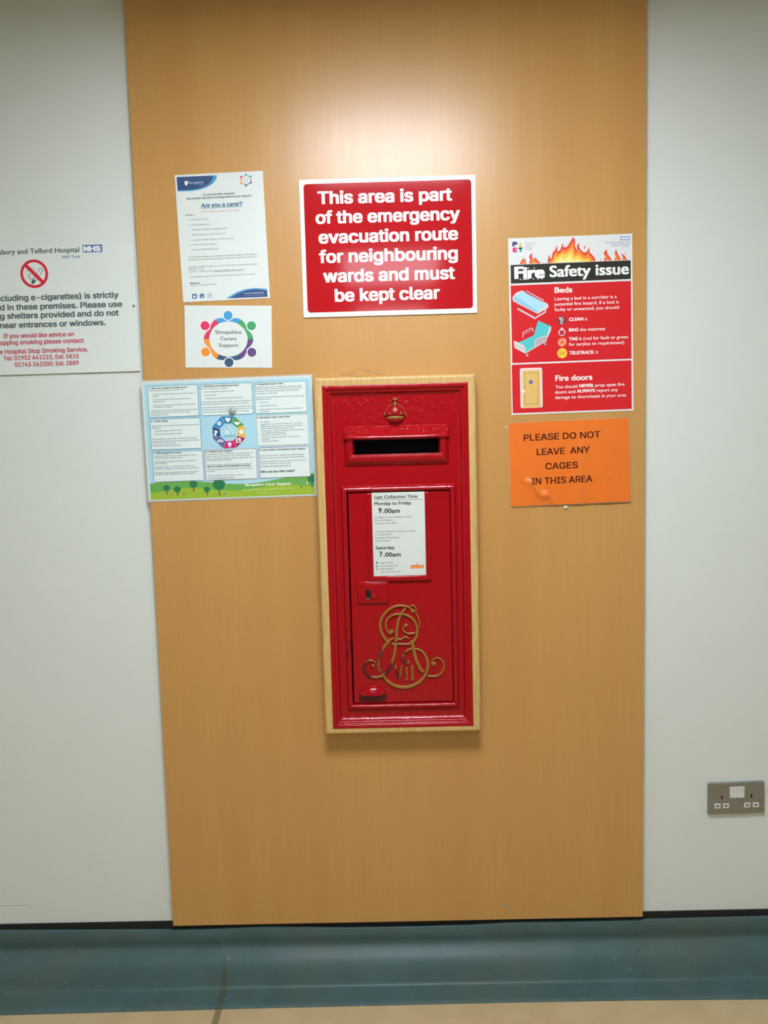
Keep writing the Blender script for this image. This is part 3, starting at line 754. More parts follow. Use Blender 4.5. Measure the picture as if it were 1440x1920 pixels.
# four-letter emblem top left
n_, yl, pk, te = ink((62, 52, 110)), ink((205, 180, 95)), ink((205, 50, 105)), ink((45, 150, 130))
A3.rrect('emblem', [(113, 130), (133, 129), (133, 180), (113, 181)], n_); A3.disc('emblem', 148, 146, 18, n_, 1); A3.rrect('emblem', [(133, 129), (150, 128), (150, 163), (133, 164)], n_, 2)
A3.poly('emblem', [(174, 184), (197, 130), (222, 182)], yl); A3.disc('emblem', 140, 214, 27, pk, 1, 0, 60, 300); A3.disc('emblem', 158, 200, 8, pk); A3.disc('emblem', 158, 230, 8, pk)
A3.rrect('emblem', [(174, 190), (222, 188), (222, 203), (174, 205)], te); A3.rrect('emblem', [(188, 190), (210, 189), (210, 235), (188, 236)], te)
gy = ink((150, 155, 158)); bl = ink((90, 120, 175)); dk = ink((110, 125, 150))
for s_, x1, y in (('Partnering', 348, 148), ('Ambitious', 342, 172), ('Caring', 308, 194), ('Trusted', 320, 216)): tt(A3, 'lettering', s_, 245, x1, y, gy, -3, font='B')
A3.rrect('lettering', [(1235, 76), (1333, 72), (1334, 110), (1236, 114)], bl); tt(A3, 'lettering', 'NHS', 1244, 1326, 107, PWW, -3, bold=.05, cap=25, layer=4)
tt(A3, 'lettering', 'The Shrewsbury and', 1080, 1332, 150, dk, -9, font='B'); tt(A3, 'lettering', 'Telford Hospital', 1142, 1330, 175, dk, -6, font='B'); tt(A3, 'lettering', 'NHS Trust', 1250, 1330, 192, gy, -2, font='B')
t3 = lambda s_, x0, x1, y, dy, **k: tt(A3, 'lettering', s_, x0, x1, y, PW, dy, font='B', res=3, **k)
t3('Beds', 553, 737, 661, -6, cap=60, bold=.035)
t3('Leaving a bed in a corridor is a', 553, 1197, 738, -24, cap=33, bold=.012); t3('potential fire hazard. If a bed is', 553, 1220, 793, -23, cap=33, bold=.012); t3('faulty or unwanted, you should:', 553, 1228, 848, -22, cap=33, bold=.012)
t3('CLEAN', 702, 852, 951, -3, cap=34, bold=.05); t3('it', 868, 895, 947, 0, cap=33)
t3('BAG', 702, 800, z2(174), -2, cap=34, bold=.05); t3('the mattress', 815, 1077, z2(170), -8, cap=33, bold=.015)
t3('TAG', 702, 793, z2(268), -2, cap=34, bold=.05); t3('it (red for fault or green', 808, 1315, z2(262), -14, cap=33, bold=.012); t3('for surplus to requirement)', 702, 1275, z2(322), -17, cap=33, bold=.012)
t3('TELETRACK', 705, 962, z2(413), -6, cap=35, bold=.05); t3('it', 978, 1005, z2(404), 0, cap=33)
t3('Fire doors', 560, 945, z2(690), -14, cap=60, bold=.035)
t3('You should', 560, 790, z2(767), -8, cap=33, bold=.012); t3('NEVER', 808, 958, z2(754), -2, cap=34, bold=.05); t3('prop open fire', 975, 1278, z2(750), -14, cap=33, bold=.012)
t3('doors and', 558, 768, z2(820), -6, cap=33, bold=.012); t3('ALWAYS', 783, 973, z2(808), -3, cap=34, bold=.05); t3('report any', 990, 1210, z2(802), -8, cap=33, bold=.012)
t3('damage to doors/seals in your area', 558, 1295, z2(876), -26, cap=33, bold=.012)
# bed pictures
lb, lb2, gr, gr2, tq, tq2, br = ink((160, 205, 228)), ink((135, 185, 212)), ink((205, 195, 190)), ink((170, 160, 165)), ink((75, 185, 185)), ink((50, 150, 150)), ink((130, 40, 50))
BP = 'bed_picture'
A3.poly(BP, [(115, 705), (150, 660), (215, 635), (235, 645), (485, 775), (488, 812), (380, 880), (120, 745)], gr, 2)
A3.poly(BP, [(150, 690), (218, 643), (470, 778), (375, 852)], lb, 3); A3.poly(BP, [(130, 705), (150, 690), (375, 852), (378, 872), (128, 735)], lb2, 3.5)
A3.path(BP, [(255, 638), (440, 738)], 8, gr, 4); A3.path(BP, [(250, 655), (430, 755)], 5, br, 4)
A3.path(BP, [(168, 822), (350, 922), (455, 860), (462, 830)], 14, gr, 2.5); A3.path(BP, [(168, 832), (350, 932)], 5, gr2, 4)
for x in range(6): A3.line(BP, 170+x*32, 765+x*14, 174+x*32, 790+x*14, 4, gr2, 4.5)
A3.disc(BP, 350, 925, 10, gr2, 5); A3.disc(BP, 180, 835, 9, gr2, 5)
A3.poly(BP, [(335, z2(215)), (382, z2(62)), (515, z2(120)), (500, z2(185)), (470, z2(250)), (250, z2(395)), (180, z2(290))], tq, 3)
A3.poly(BP, [(500, z2(130)), (517, z2(122)), (515, z2(165)), (475, z2(250)), (460, z2(255))], gr, 3.2)
A3.poly(BP, [(345, z2(262)), (470, z2(215)), (475, z2(260)), (350, z2(345))], gr2, 4); A3.path(BP, [(345, z2(340)), (348, z2(262)), (450, z2(222)), (465, z2(230))], 8, gr, 5)
A3.path(BP, [(222, z2(240)), (228, z2(185)), (310, z2(138)), (330, z2(150)), (325, z2(175))], 8, gr, 5); A3.path(BP, [(235, z2(205)), (320, z2(160))], 6, gr2, 5)
A3.poly(BP, [(128, z2(280)), (145, z2(272)), (235, z2(320)), (250, z2(345)), (248, z2(405)), (135, z2(345))], gr, 5); A3.path(BP, [(140, z2(310)), (235, z2(360))], 6, gr2, 6)
A3.path(BP, [(250, z2(398)), (470, z2(270))], 10, gr, 5.5); A3.disc(BP, 268, z2(420), 14, gr2, 6); A3.disc(BP, 455, z2(305), 12, gr2, 6)
# small round pictograms
IC = 'pictogram'
A3.disc(IC, 628, 945, 44, ink((95, 45, 45)), 2); A3.disc(IC, 610, 925, 12, gr, 3); A3.path(IC, [(612, 930), (640, 915)], 10, gr, 3); A3.rrect(IC, [(612, 935), (638, 935), (640, 985), (612, 985)], gr2, 3.5); A3.path(IC, [(620, 915), (650, 945)], 7, gr, 4)
A3.disc(IC, 628, z2(185), 35, PW, 2); A3.disc(IC, 628, z2(187), 27, ink((160, 30, 60)), 3); A3.poly(IC, [(612, z2(155)), (645, z2(153)), (636, z2(135)), (620, z2(136))], PW, 3.5)
A3.disc(IC, 630, z2(287), 48, ink((226, 96, 44)), 2); A3.path(IC, [(595, z2(290)), (632, z2(258)), (664, z2(258)), (662, z2(288)), (626, z2(322)), (595, z2(290))], 6, PW, 3)
A3.disc(IC, 655, z2(267), 5, PW, 4)
A3.disc(IC, 632, z2(400), 52, ink((238, 186, 50)), 2); A3.rrect(IC, [(600, z2(383)), (662, z2(382)), (662, z2(420)), (600, z2(421))], ink((214, 160, 36)), 3); A3.path(IC, [(598, z2(372)), (664, z2(369))], 5, ink((246, 214, 120)), 3); A3.path(IC, [(615, z2(432)), (650, z2(431))], 5, ink((246, 214, 120)), 3)
# door picture
DP = 'door_picture'
A3.rrect(DP, [(195, z2(556)), (425, z2(550)), (427, z2(965)), (197, z2(970))], ink((222, 205, 196)), 2, .0045)
A3.rrect(DP, [(222, z2(580)), (405, z2(575)), (405, z2(962)), (222, z2(966))], ink((212, 176, 100)), 3)
A3.path(DP, [(245, z2(606)), (380, z2(603)), (378, z2(928)), (247, z2(932)), (245, z2(606))], 3, ink((120, 85, 45)), 4)
A3.disc(DP, 307, z2(700), 20, ink((60, 90, 165)), 4); A3.disc(DP, 307, z2(700), 9, ink((150, 170, 200)), 5, 6)
A3.disc(DP, 235, z2(795), 16, ink((228, 214, 200)), 4)
A3.finish()

# ---------------------------------------------------------------- orange laminated notice, slightly buckled
OR = Sheet('cages_notice', 'orange laminated notice asking for no cages to be left in this area', 'notice', [(950.8, 792.6), (1180.2, 782.3), (1181, 940.6), (959, 950.6)], .293, .2045, TH+.001, .0006)
def warp(u, v):
    c = .0016*math.sin(9*u+1.2+5*v)+.0020*math.exp(-((u-.030-.10*v)/.011)**2)+.0016*math.exp(-((u-.082+.1*v)/.013)**2)
    c += .0012*math.exp(-((u-.105)/.02)**2-((v+.045)/.012)**2)
    c += .0070*math.exp(-((v+.074+.80*(u+.068)+.007*math.sin(150*u))/.0095)**2)*math.exp(-((u+.072)/.030)**2)
    return c+.0022
OR.warp = warp
def sheetgrid(part, m, grow, off, nx=90, ny=60):
    b = OR.mb(part); w_, h_ = OR.w/2+grow, OR.h/2+grow
    b.quads([[(-w_+2*w_*i/nx, OR.y(off, -w_+2*w_*i/nx, -h_+2*h_*j/ny), -h_+2*h_*j/ny) for i in range(nx+1)] for j in range(ny+1)], m, smooth=True)
sheetgrid('sheet', ORANGE, 0, 0); sheetgrid('laminate_film', FILM, .0018, -3)
OR.zoom(940, 770, 5.538); OK_ = ink((76, 24, 12), .3)
for s_, x0, y0, x1, y1 in (('PLEASE DO NOT', 230, 311, 1023, 284), ('LEAVE  ANY', 365, 459, 915, 441), ('CAGES', 455, 609, 793, 598), ('IN THIS AREA', 310, 762, 942, 744)):
    OR.text('lettering', s_, x0, y0, x1, y1, OK_, cap=68, bold=.018, res=4, layer=2)
for X_, Y_, r_, sc_ in ((668, 1003, .0055, (1, .5, .8)), (52, 172, .0022, (.8, .5, 1.8))):
    b = MB(); u, v = OR.loc(X_, Y_); b.ball(u, -TH-.002, v, r_, TACK, sc_); b.build('adhesive_pad', OR.root)
for i_, (x_, y_) in enumerate(((205, 748), (975, 720), (1100, 716), (1228, 712))):
    OR.disc('tmp', x_, y_, 5, OK_, 2); OR.parts.pop('tmp').build('ink_speck', OR.root, fix=False)
OR.finish({'laminate_film': 'clear film edge'})

# ---------------------------------------------------------------- carer notice (A4)
A4 = Sheet('carer_notice', 'white A4 notice with navy corner swooshes asking are you a carer', 'notice', [(327, 328), (493, 320), (507, 559), (343, 567)], .2105, .297, TH+.0004, .0006)
A4.board('sheet', PAPER)
A4.zoom(310, 310, 6.857)
NV, LBt, TX, TL_ = ink((44, 72, 116)), ink((62, 142, 190)), ink((104, 118, 120)), ink((58, 112, 140))
A4.poly('header_swoosh', [(145, 152), (665, 128), (655, 180), (610, 235), (540, 280), (450, 310), (340, 330), (160, 337)], LBt)
A4.poly('header_swoosh', [(145, 152), (615, 130), (608, 175), (575, 225), (510, 270), (430, 298), (330, 314), (158, 320)], NV, 2)
A4.poly('header_swoosh', [(245, 205), (290, 200), (288, 240), (268, 268), (250, 242)], PWW, 3); tt(A4, 'header_swoosh', 'Shropshire', 296, 490, 240, ink((190, 205, 215)), -6, font='B', cap=34); tt(A4, 'header_swoosh', 'Council', 412, 492, 256, ink((160, 180, 195)), -2, font='B', cap=12)
A4.poly('footer_swoosh', [(780, 1712), (850, 1670), (930, 1625), (1030, 1592), (1150, 1578), (1250, 1582), (1308, 1592), (1314, 1690)], LBt)
A4.poly('footer_swoosh', [(830, 1710), (900, 1668), (1000, 1622), (1090, 1600), (1180, 1594), (1308, 1612), (1315, 1690)], NV, 2)
tt(A4, 'footer_swoosh', 'www.shropshire.gov.uk', 1012, 1265, 1652, ink((205, 215, 225)), -8, font='B', cap=15, bold=.02); tt(A4, 'footer_swoosh', 'General Enquiries: 0345 678 9000', 1012, 1267, 1680, ink((150, 170, 195)), -8, font='B', cap=11)
def roundel(sh, part, cx_, cy_, ri, ro, rh, heads, cols, ry=.92, layer=1, halo=PWW):
    n = 72; q0 = 0
    u, v = sh.loc(cx_, cy_); kk = (sh.loc(cx_+10, cy_)[0]-u)/10
    bd = sh.mb(part)
    for i in range(n):
        t0, t1 = 2*PI*i/n, 2*PI*(i+1)/n; a = math.degrees((t0+t1)/2)
        best = min(range(6), key=lambda j: abs((a-heads[j][2]+180) % 360-180)); m_ = cols[best]
        def rad(t):
            a_ = math.degrees(t); s_ = abs(math.sin(math.radians((a_-heads[0][2])*3)))
            return ri*1.07+(ro-ri*1.07)*(.15+.85*s_)
        P4 = [(u+kk*r_*math.cos(t), v+kk*r_*math.sin(t)*ry) for r_, t in ((ri, t0), (rad(t0), t0), (rad(t1), t1), (ri, t1))]
        bd.face([(x, sh.y(layer, x, z), z) for x, z in P4], m_)
    for j, (hx, hy, _) in enumerate(heads):
        sh.disc(part, hx, hy, rh*1.2, halo, layer+1); sh.disc(part, hx, hy, rh, cols[j], layer+2)
cols = [ink((62, 150, 200)), ink((62, 155, 92)), ink((92, 66, 118)), ink((50, 82, 108)), ink((232, 140, 52)), ink((212, 48, 92))]
roundel(A4, 'emblem', 1037, 190, 56, 68, 14, [(1035, 118, 90), (1098, 142, 34), (1100, 222, -34), (1040, 260, -90), (972, 228, 214), (974, 152, 146)], cols)
for i, s_ in enumerate(('Shropshire', 'Carers', 'Support')): tt(A4, 'emblem', s_, 1005+(0, 12, 10)[i], 1070-(0, 12, 10)[i], 180+i*20, TX, -2, font='B')
def ln(s_, x0, x1, y, dy, m=TX, **k): tt(A4, 'lettering', s_, x0, x1, y, m, dy, font='I', **k)
ln('Do you look after someone', 487, 893, 390, -18, bold=.03); ln("who wouldn't be able to manage without your support?", 272, 1112, 440, -36, bold=.03)
A4.text('heading', 'Are you a carer?', 462, 547, 992, 520, TL_, cap=56, bold=.03, res=4); A4.line('heading', 462, 556, 997, 528, 5, TL_)
ln('3 in 5 of us become carers in our lifetime', 447, 958, 610, -26, ink((190, 105, 100)))
ln('Do you ...', 260, 380, 650, -5, bold=.03)
for s_, x1, y in (('Shop, clean, cook?', 552, 708), ('Collect prescriptions?', 585, 775), ('Accompany someone to appointments?', 797, 838), ('Remind someone to take medication?', 778, 903), ('Assist with eating, washing, dressing, toileting?', 890, 970), ('Provide emotional support?', 668, 1032), ('Be there when action needed?', 690, 1095)):
    x0 = 332+(y-708)*.055; ln(s_, x0, x1, y, -(x1-x0)*.045); A4.disc('lettering', x0-32, y-3, 5, TX)
ln('If you care for someone else and feel you need extra support or just someone', 290, 1182, 1190, -40); ln('to chat with, the Hospital Carer Support Practitioner is available to assist you.', 294, 1180, 1224, -40)
ln('Melissa is available to talk to you on 01743 256976 (answer phone facility)', 300, 1188, 1318, -40); ln('Monday to Friday', 302, 500, 1348, -10); ln('9.00 am - 3.00pm or email', 304, 612, 1378, -14); ln('hospitalcarers@shropshire.gov.uk', 628, 1020, 1364, -16, ink((80, 105, 150))); A4.line('lettering', 628, 1370, 1020, 1353, 2, ink((80, 105, 150)))
ln('I can arrange to speak with you over the phone or meet up in the hospital.', 310, 1160, 1442, -36)
ln('Melissa Lee', 316, 442, 1527, -6, bold=.04); ln('Hospital Carer Support Practitioner', 320, 662, 1552, -16)
SB = ink((48, 92, 142))
A4.rrect('pictogram', [(344, 1655), (404, 1653), (406, 1712), (346, 1714)], SB, 1, .0008); A4.disc('pictogram', 375, 1688, 14, PWW, 2); A4.poly('pictogram', [(356, 1676), (375, 1684), (392, 1670), (392, 1690), (365, 1700)], PWW, 3)
A4.disc('pictogram', 471, 1680, 30, SB); A4.rrect('pictogram', [(468, 1668), (476, 1668), (476, 1712), (468, 1712)], PWW, 2); A4.rrect('pictogram', [(462, 1684), (486, 1684), (486, 1690), (462, 1690)], PWW, 2)
A4.rrect('pictogram', [(540, 1647), (600, 1645), (602, 1704), (542, 1706)], PWW, 2, .0022, .0008, ink((70, 105, 150))); A4.disc('pictogram', 571, 1676, 16, ink((70, 105, 150)), 5, 10); A4.disc('pictogram', 587, 1660, 3.5, ink((70, 105, 150)), 5)
bb = A4.mb('adhesive_pad'); u, v = A4.loc(322, 1758); bb.ball(u, -TH-.0015, v, .0045, TACK, (1, .45, .6))
A4.finish({'heading': 'underlined blue heading'})

# ---------------------------------------------------------------- small card with the ring of six figures
A5 = Sheet('carers_ring_card', 'small white card printed with a ring of six coloured figures', 'card', [(345.6, 572.1), (508.5, 573.5), (510.5, 690), (348.2, 688.6)], None, None, TH+.0004, .0006)
A5.board('sheet', PAPER)
A5.zoom(335, 560, 7.579)
roundel(A5, 'emblem', 708, 575, 272, 352, 64, [(702, 238, 90), (1035, 385, 31), (1040, 762, -31), (715, 907, -90), (382, 757, 209), (375, 383, 151)], cols, .905)
gt = ink((108, 122, 118))
tt(A5, 'lettering', 'Shropshire', 520, 892, 500, gt, 0, font='B', bold=.022, cap=50, res=4); tt(A5, 'lettering', 'Carers', 595, 820, 592, gt, 0, font='B', bold=.022, cap=50, res=4); tt(A5, 'lettering', 'Support', 570, 850, 686, gt, 0, font='B', bold=.022, cap=50, res=4)
A5.finish({'emblem': 'ring of six round-headed figures in six colours'})

# ---------------------------------------------------------------- carer information poster, landscape, laminated
IP = Sheet('carer_information_poster', 'pale blue landscape poster of eight text boxes round a coloured octagon', 'poster', [(264, 714), (584, 704.5), (594, 928), (280, 941)], None, None, TH+.0012, .0006)
IP.board('sheet', flat('white_laminated_paper', (.74, .82, .80), .2, linear=True, coat=.6))
b = MB(); x_, z_ = IP.w/2+.003, IP.h/2+.003; b.box(-x_, x_, -IP.front+.0004, -IP.front+.0007, -z_, z_, FILM); b.build('laminate_film', IP.root, 'clear film edge')
IP.zoom(0, 0, 1)
SKY = ink((165, 208, 218), .2)
IP.rrect('background_picture', [(268.4, 719.5), (580, 709.5), (591.3, 926), (283.6, 938)], SKY)
u0, v1 = IP.loc(268.4, 719.5); q = [IP.loc(*p) for p in ((268.4, 719.5), (580, 709.5), (591.3, 926), (283.6, 938))]
bu0, bu1, bv0, bv1 = (q[0][0]+q[3][0])/2, (q[1][0]+q[2][0])/2, (q[2][1]+q[3][1])/2, (q[0][1]+q[1][1])/2
def bl_(t, s_): return bu0+(bu1-bu0)*t, bv0+(bv1-bv0)*s_
G1, G2, G3, TR_ = ink((104, 165, 80), .2), ink((150, 180, 58), .2), ink((46, 118, 78), .2), ink((120, 75, 50), .2)
def hill(m_, a, bf, ly):
    pts = [bl_(0, 0)]+[bl_(1, 0)]+[bl_(1-i/40, a+bf(1-i/40)) for i in range(41)]
    IP.poly('background_picture', pts, m_, ly, raw=True)
hill(G1, .125, lambda t: .03*math.sin(7*t+.6)+.03*t, 2)
hill(G2, .075, lambda t: .018*math.sin(11*t-1.), 3)
for t, s_, r_ in ((.10, .10, .0085), (.165, .085, .0085), (.265, .125, .0095), (.345, .075, .0075), (.42, .115, .0150), (.985, .135, .0105)):
    u, v = bl_(t, s_); 
    IP.poly('background_picture', [(u-.0012, v-.004), (u+.0012, v-.004), (u+.0016, v-r_*1.9), (u-.0016, v-r_*1.9)], TR_, 4, raw=True)
    IP.poly('background_picture', [(min(bu1, u+r_*(1+.07*math.sin(5*a))*math.cos(a)), v+r_*(.95+.05*math.sin(7*a))*math.sin(a)) for a in [2*PI*i/24 for i in range(24)]], G3, 5, raw=True)
for t, s_, m_ in ((.105, .060, ink((150, 110, 165))), (.135, .058, ink((190, 120, 60))), (.205, .05, ink((140, 50, 60))), (.45, .035, ink((90, 110, 150))), (.92, .07, ink((50, 60, 60))), (.955, .10, ink((220, 215, 190)))):
    u, v = bl_(t, s_); IP.poly('background_picture', [(u-.0013, v-.004), (u+.0013, v-.004), (u+.0009, v+.003), (u-.0009, v+.003)], m_, 6, raw=True)
    IP.poly('background_picture', [(u+.0010*math.cos(a), v+.0042+.0010*math.sin(a)) for a in [2*PI*i/8 for i in range(8)]], ink((215, 170, 140)), 6, raw=True)
BX = ink((214, 226, 220), .2); TXI = ink((98, 110, 110), .2); TD = ink((66, 78, 78), .2); LK = ink((88, 125, 150), .2)
boxes = {
 'a': ([(275.7, 724.3), (370.4, 720.7), (374, 780.2), (280, 783)], (72, 128, 150)),
 'b': ([(374, 720.4), (472.2, 717.6), (475.4, 776.7), (378, 779.9)], (72, 135, 160)),
 'c': ([(476.2, 717), (573.6, 714.4), (576.8, 772.7), (479.4, 776.3)], (96, 150, 110)),
 'd': ([(280.2, 785.7), (375.3, 783.2), (379, 841.3), (284.2, 843.7)], (60, 110, 140)),
 'e': ([(480.2, 779.9), (577.6, 776.3), (579.2, 832.8), (483.4, 836.8)], (205, 178, 150)),
 'f': ([(284.8, 847.3), (380.2, 844.3), (383.8, 901.4), (289, 903.9)], (88, 115, 150)),
 'g': ([(382.8, 843.6), (480.2, 840.8), (483.7, 897.5), (386.8, 901.5)], (170, 85, 125)),
 'h': ([(484.2, 840), (580, 836), (583.2, 893.1), (487.9, 897.5)], (140, 75, 110))}
for k_, (cc, col) in boxes.items(): IP.rrect('text_box', cc, BX, 7, .0035, .0011, ink(col, .2))
def il_(z, rows_):
    IP.zoom(*z)
    for r in rows_:
        s_, x0, x1, y = r[:4]; m_ = {None: TXI, 'h': TD, 'l': LK}[r[4] if len(r) > 4 else None]
        hd = len(r) > 4 and r[4] == 'h'
        cp_ = z[2]*(2.9 if hd else 2.35)
        tt(IP, 'lettering', s_, x0, x1, y, m_, -(x1-x0)*.038, font='I', bold=.035 if hd else .012, layer=9, cap=cp_)
        if len(r) > 4 and r[4] == 'l': IP.line('lettering', x0, y+4, x1, y+4-(x1-x0)*.038, 1.5, LK, 9)
A_, B_, C_, D_ = (255, 700, 8.229), (370, 700, 6.261), (255, 820, 8.229), (370, 820, 6.261)
il_(A_, [('1. Who is an unpaid and family carer?', 203, 790, 247, 'h'), ('Anyone could be an unpaid and family carer', 205, 730, 280), ('a 10-year-old girl looking after a parent who is', 258, 915, 335), ('an alcoholic', 260, 350, 365), ('a 40-year-old man caring for his partner who has', 262, 850, 418), ('learning needs', 264, 445, 450),
  ('an 80-year-old woman looking after her husband who', 272, 915, 505), ("has Parkinson's Disease", 274, 555, 535), ("Often people don't think of themselves as carers but see", 230, 945, 590), ('what they are doing as part of their role e.g. mother,', 232, 845, 622), ('husband, son or friend', 234, 500, 655),
  ('6. THINK CARER', 230, 497, 757, 'h'), ('The Shropshire Carer Team provides training and short talks', 238, 965, 825), ('giving tips on:', 238, 395, 857), ('identifying unpaid and family carers', 288, 708, 900), ('information about support available', 290, 708, 950), ('If you would like to have a talk or training session, please', 248, 940, 1027)])
il_(C_, [('contact the Carers Lead, Shropshire Council', 250, 978, 75), ('on 01743 255776 or by email', 252, 610, 105), ('shropshire.carers@shropshire.gov.uk', 255, 705, 140, 'l'), ('7. Other Support for carers', 272, 705, 262, 'h'), ('Healthwise Shropshire website online support for carers', 275, 930, 303), ('commissioned by Shropshire Council', 278, 720, 333),
  ('A Wellbeing guide for carers', 280, 605, 388, 'l'), ('information to maintain a', 618, 918, 375), ("carer's wellbeing", 284, 475, 418), ('Shropshire Choices', 288, 520, 470, 'l'), ('a website that provides carers', 545, 910, 458), ('information, including how to request a carer assessment', 290, 978, 502), ('Shropshire Carer Support Group (SCS)', 293, 785, 556, 'l'), ('is a directory for', 805, 970, 540), ('individuals, carers and families, on local information', 295, 915, 585)])
il_(B_, [('2. Identifying and Supporting carers', 40, 490, 163, 'h'), ('Being an unpaid carer can lead to:', 42, 368, 190), ('poorer physical and emotional health,', 82, 438, 225), ('social isolation,', 85, 222, 267), ('a need to give up work and financial difficulties', 88, 535, 305), ("It is important that unpaid and family carers are supported to", 55, 643, 347), ('take care of themselves and we all have a role in doing this', 57, 610, 373),
  ("Carers often think they won't need support but helping people", 60, 643, 411), ('to build networks and get information makes the carer role', 62, 643, 437), ('time and energy helps build their strength for the future', 64, 605, 465),
  ('3. Shropshire Carers Team', 675, 1010, 140, 'h'), ('Shropshire Carers team is a dedicated carer support team', 678, 1230, 172), ('within Shropshire Council. We have Family Carer Support', 680, 1232, 195), ('Practitioners who can provide support and information', 682, 1195, 220), ('personalised for each carer', 684, 940, 247), ('We are not a time limited service and may be working with', 686, 1258, 290), ('individual carers for', 690, 872, 312), ('a short time', 727, 835, 350), ('longer periods of time', 729, 935, 390), ('carers may dip in and out of our service depending on', 731, 1240, 432), ('their needs', 733, 838, 455),
  ('4. Shropshire Carer Team Offer', 700, 1088, 530, 'h'), ('1:1 support', 742, 850, 580), ('Support Line - 01743 341995 (Mon-Fri - 9am-5pm)', 744, 1238, 607), ('Regular contact to check on the carers wellbeing', 746, 1230, 632), ('Personalised information and advice', 748, 1138, 656), ('Signposting or referral to specialist advice and support -', 750, 1278, 684), ('e.g. benefits advice, advocacy', 752, 1040, 708), ('Assistance with planning ahead', 752, 1048, 732), ('Local peer support groups both online and in the', 754, 1210, 762), ('community', 756, 855, 784)])
il_(D_, [('Events and activities', 758, 950, 55), ('8. Hospital Carer Support', 98, 418, 178, 'h'), ('A Hospital Carer Support Practitioner is available when the', 100, 655, 207), ('cared for person is in hospital. They provide discharge', 102, 618, 232), ('support, information, emotional support, signposting, face to', 104, 672, 258), ('face meetings and assessments.', 106, 412, 280), ('They is easy to spot in their bright orange polo shirt with', 112, 640, 334), ('ARE YOU LOOKING AFTER SOMEONE? on the back!', 114, 625, 357, 'h'), ('There are orange box files on each ward with information', 116, 655, 385), ('for carers', 118, 205, 408), ('Contact Melissa on 01743 256976 or email', 120, 535, 460), ('hospitalcarers@shropshire.gov.uk', 122, 442, 487, 'l'),
  ('5. How to refer to Shropshire Carer Support', 728, 1270, 160, 'h'), ('Carers can self-refer, or referrals are by staff working in', 733, 1252, 225), ('statutory, voluntary and community sector organisations', 735, 1258, 252), ('Contact Shropshire Carers support line on 01743 341995', 738, 1272, 292), ('Monday to Friday 9am-5pm or email', 740, 1098, 318), ('Shropshire.Carers@shropshire.gov.uk', 742, 1100, 348, 'l')])
IP.text('lettering', 'Who can you refer today?', 745, 420, 1145, 404, TD, bold=.03, layer=9, res=3, cap=29)
IP.text('title', 'Shropshire Carer Support', 560, 575, 1102, 553, ink((232, 240, 215), .2), font='B', bold=.03, layer=9, res=3, cap=32)
IP.text('title', 'Identifying and supporting carers', 533, 627, 1138, 607, ink((190, 212, 130), .2), font='B', layer=9, res=3, cap=28)
IP.text('title', '5th September 2023', 705, 663, 968, 655, ink((190, 212, 130), .2), font='B', layer=9, cap=18)
IP.zoom(380, 770, 12)
oo = [(420, 130), (705, 122), (938, 322), (960, 615), (765, 830), (470, 845), (240, 630), (220, 355)]
ii = [(490, 290), (665, 285), (785, 385), (790, 565), (690, 675), (525, 690), (400, 575), (385, 410)]
oc = [(58, 132, 158), (88, 152, 72), (232, 178, 74), (178, 40, 82), (196, 36, 104), (96, 98, 152), (40, 78, 118), (62, 132, 188)]
for i in range(8):
    a, b_ = oo[i], oo[(i+1) % 8]; c_, d_ = ii[(i+1) % 8], ii[i]
    IP.poly('octagon_picture', [a, b_, c_, d_], ink(oc[i], .2), 8); IP.line('octagon_picture', *a, *d_, 5, BX, 9)
W_ = ink((226, 238, 236), .2); OP = 'octagon_picture'
IP.poly(OP, [(567, 262), (520, 215), (508, 185), (525, 160), (550, 158), (567, 178), (585, 158), (612, 160), (626, 182), (616, 215)], W_, 9)
IP.disc(OP, 375, 288, 40, W_, 9, 14)
for i in range(8): a = i*PI/4; IP.disc(OP, 375+42*math.cos(a), 288+42*math.sin(a), 9, W_, 9.2, n=10)
IP.poly(OP, [(705, 268), (740, 245), (800, 262), (855, 250), (845, 280), (790, 325), (752, 320)], W_, 9)
IP.disc(OP, 875, 475, 52, W_, 9); IP.line(OP, 875, 475, 878, 430, 7, ink((232, 178, 74), .2), 10)
IP.rrect(OP, [(748, 615), (858, 612), (860, 720), (750, 724)], W_, 9); IP.path(OP, [(795, 635), (797, 695), (835, 693)], 24, ink((110, 50, 55), .2), 10)
IP.disc(OP, 610, 752, 44, W_, 9); IP.rrect(OP, [(594, 770), (632, 768), (626, 822), (602, 824)], W_, 9.3)
for x_, r_ in ((350, 14), (402, 20), (450, 14)): IP.disc(OP, x_, 660 if r_ > 15 else 668, r_, W_, 9); IP.poly(OP, [(x_-r_*1.4, 708), (x_-r_, 682), (x_+r_, 680), (x_+r_*1.5, 704)], W_, 9.2)
IP.text(OP, '?', 256, 575, 346, 575, W_, cap=128, font='B', bold=.03, layer=9, res=3)
IP.poly(OP, [(480, 532), (585, 335), (715, 525)], ink((200, 225, 228), .2), 8.5)
for s_, x_, y_ in (('S', 548, 432), ('C', 590, 478), ('P', 630, 522)): IP.text(OP, s_, x_, y_, x_+42, y_, ink((60, 125, 150), .2), cap=56, font='B', layer=10, res=3)
IP.line(OP, 468, 575, 738, 560, 24, ink((125, 180, 205), .2), 8.5)
IP.finish()
b = MB(); px_, pz_ = at(435.3, 771, IP.front+.004)
b.lathe(0, 0, [(.0, .0004), (.0088, .0004), (.0092, .0014), (.0082, .0022), (.0052, .0024), (.0048, .0036), (.0038, .0042), (0, .0042)], flat('grey_pin_plastic', (.38, .44, .42), .2, linear=True), 0, 24, 'y')
o = tag(b.build('push_pin'), 'small round grey push pin pressed through the pale blue landscape poster', 'pin'); o.location = (px_, -IP.front-.0012, pz_)

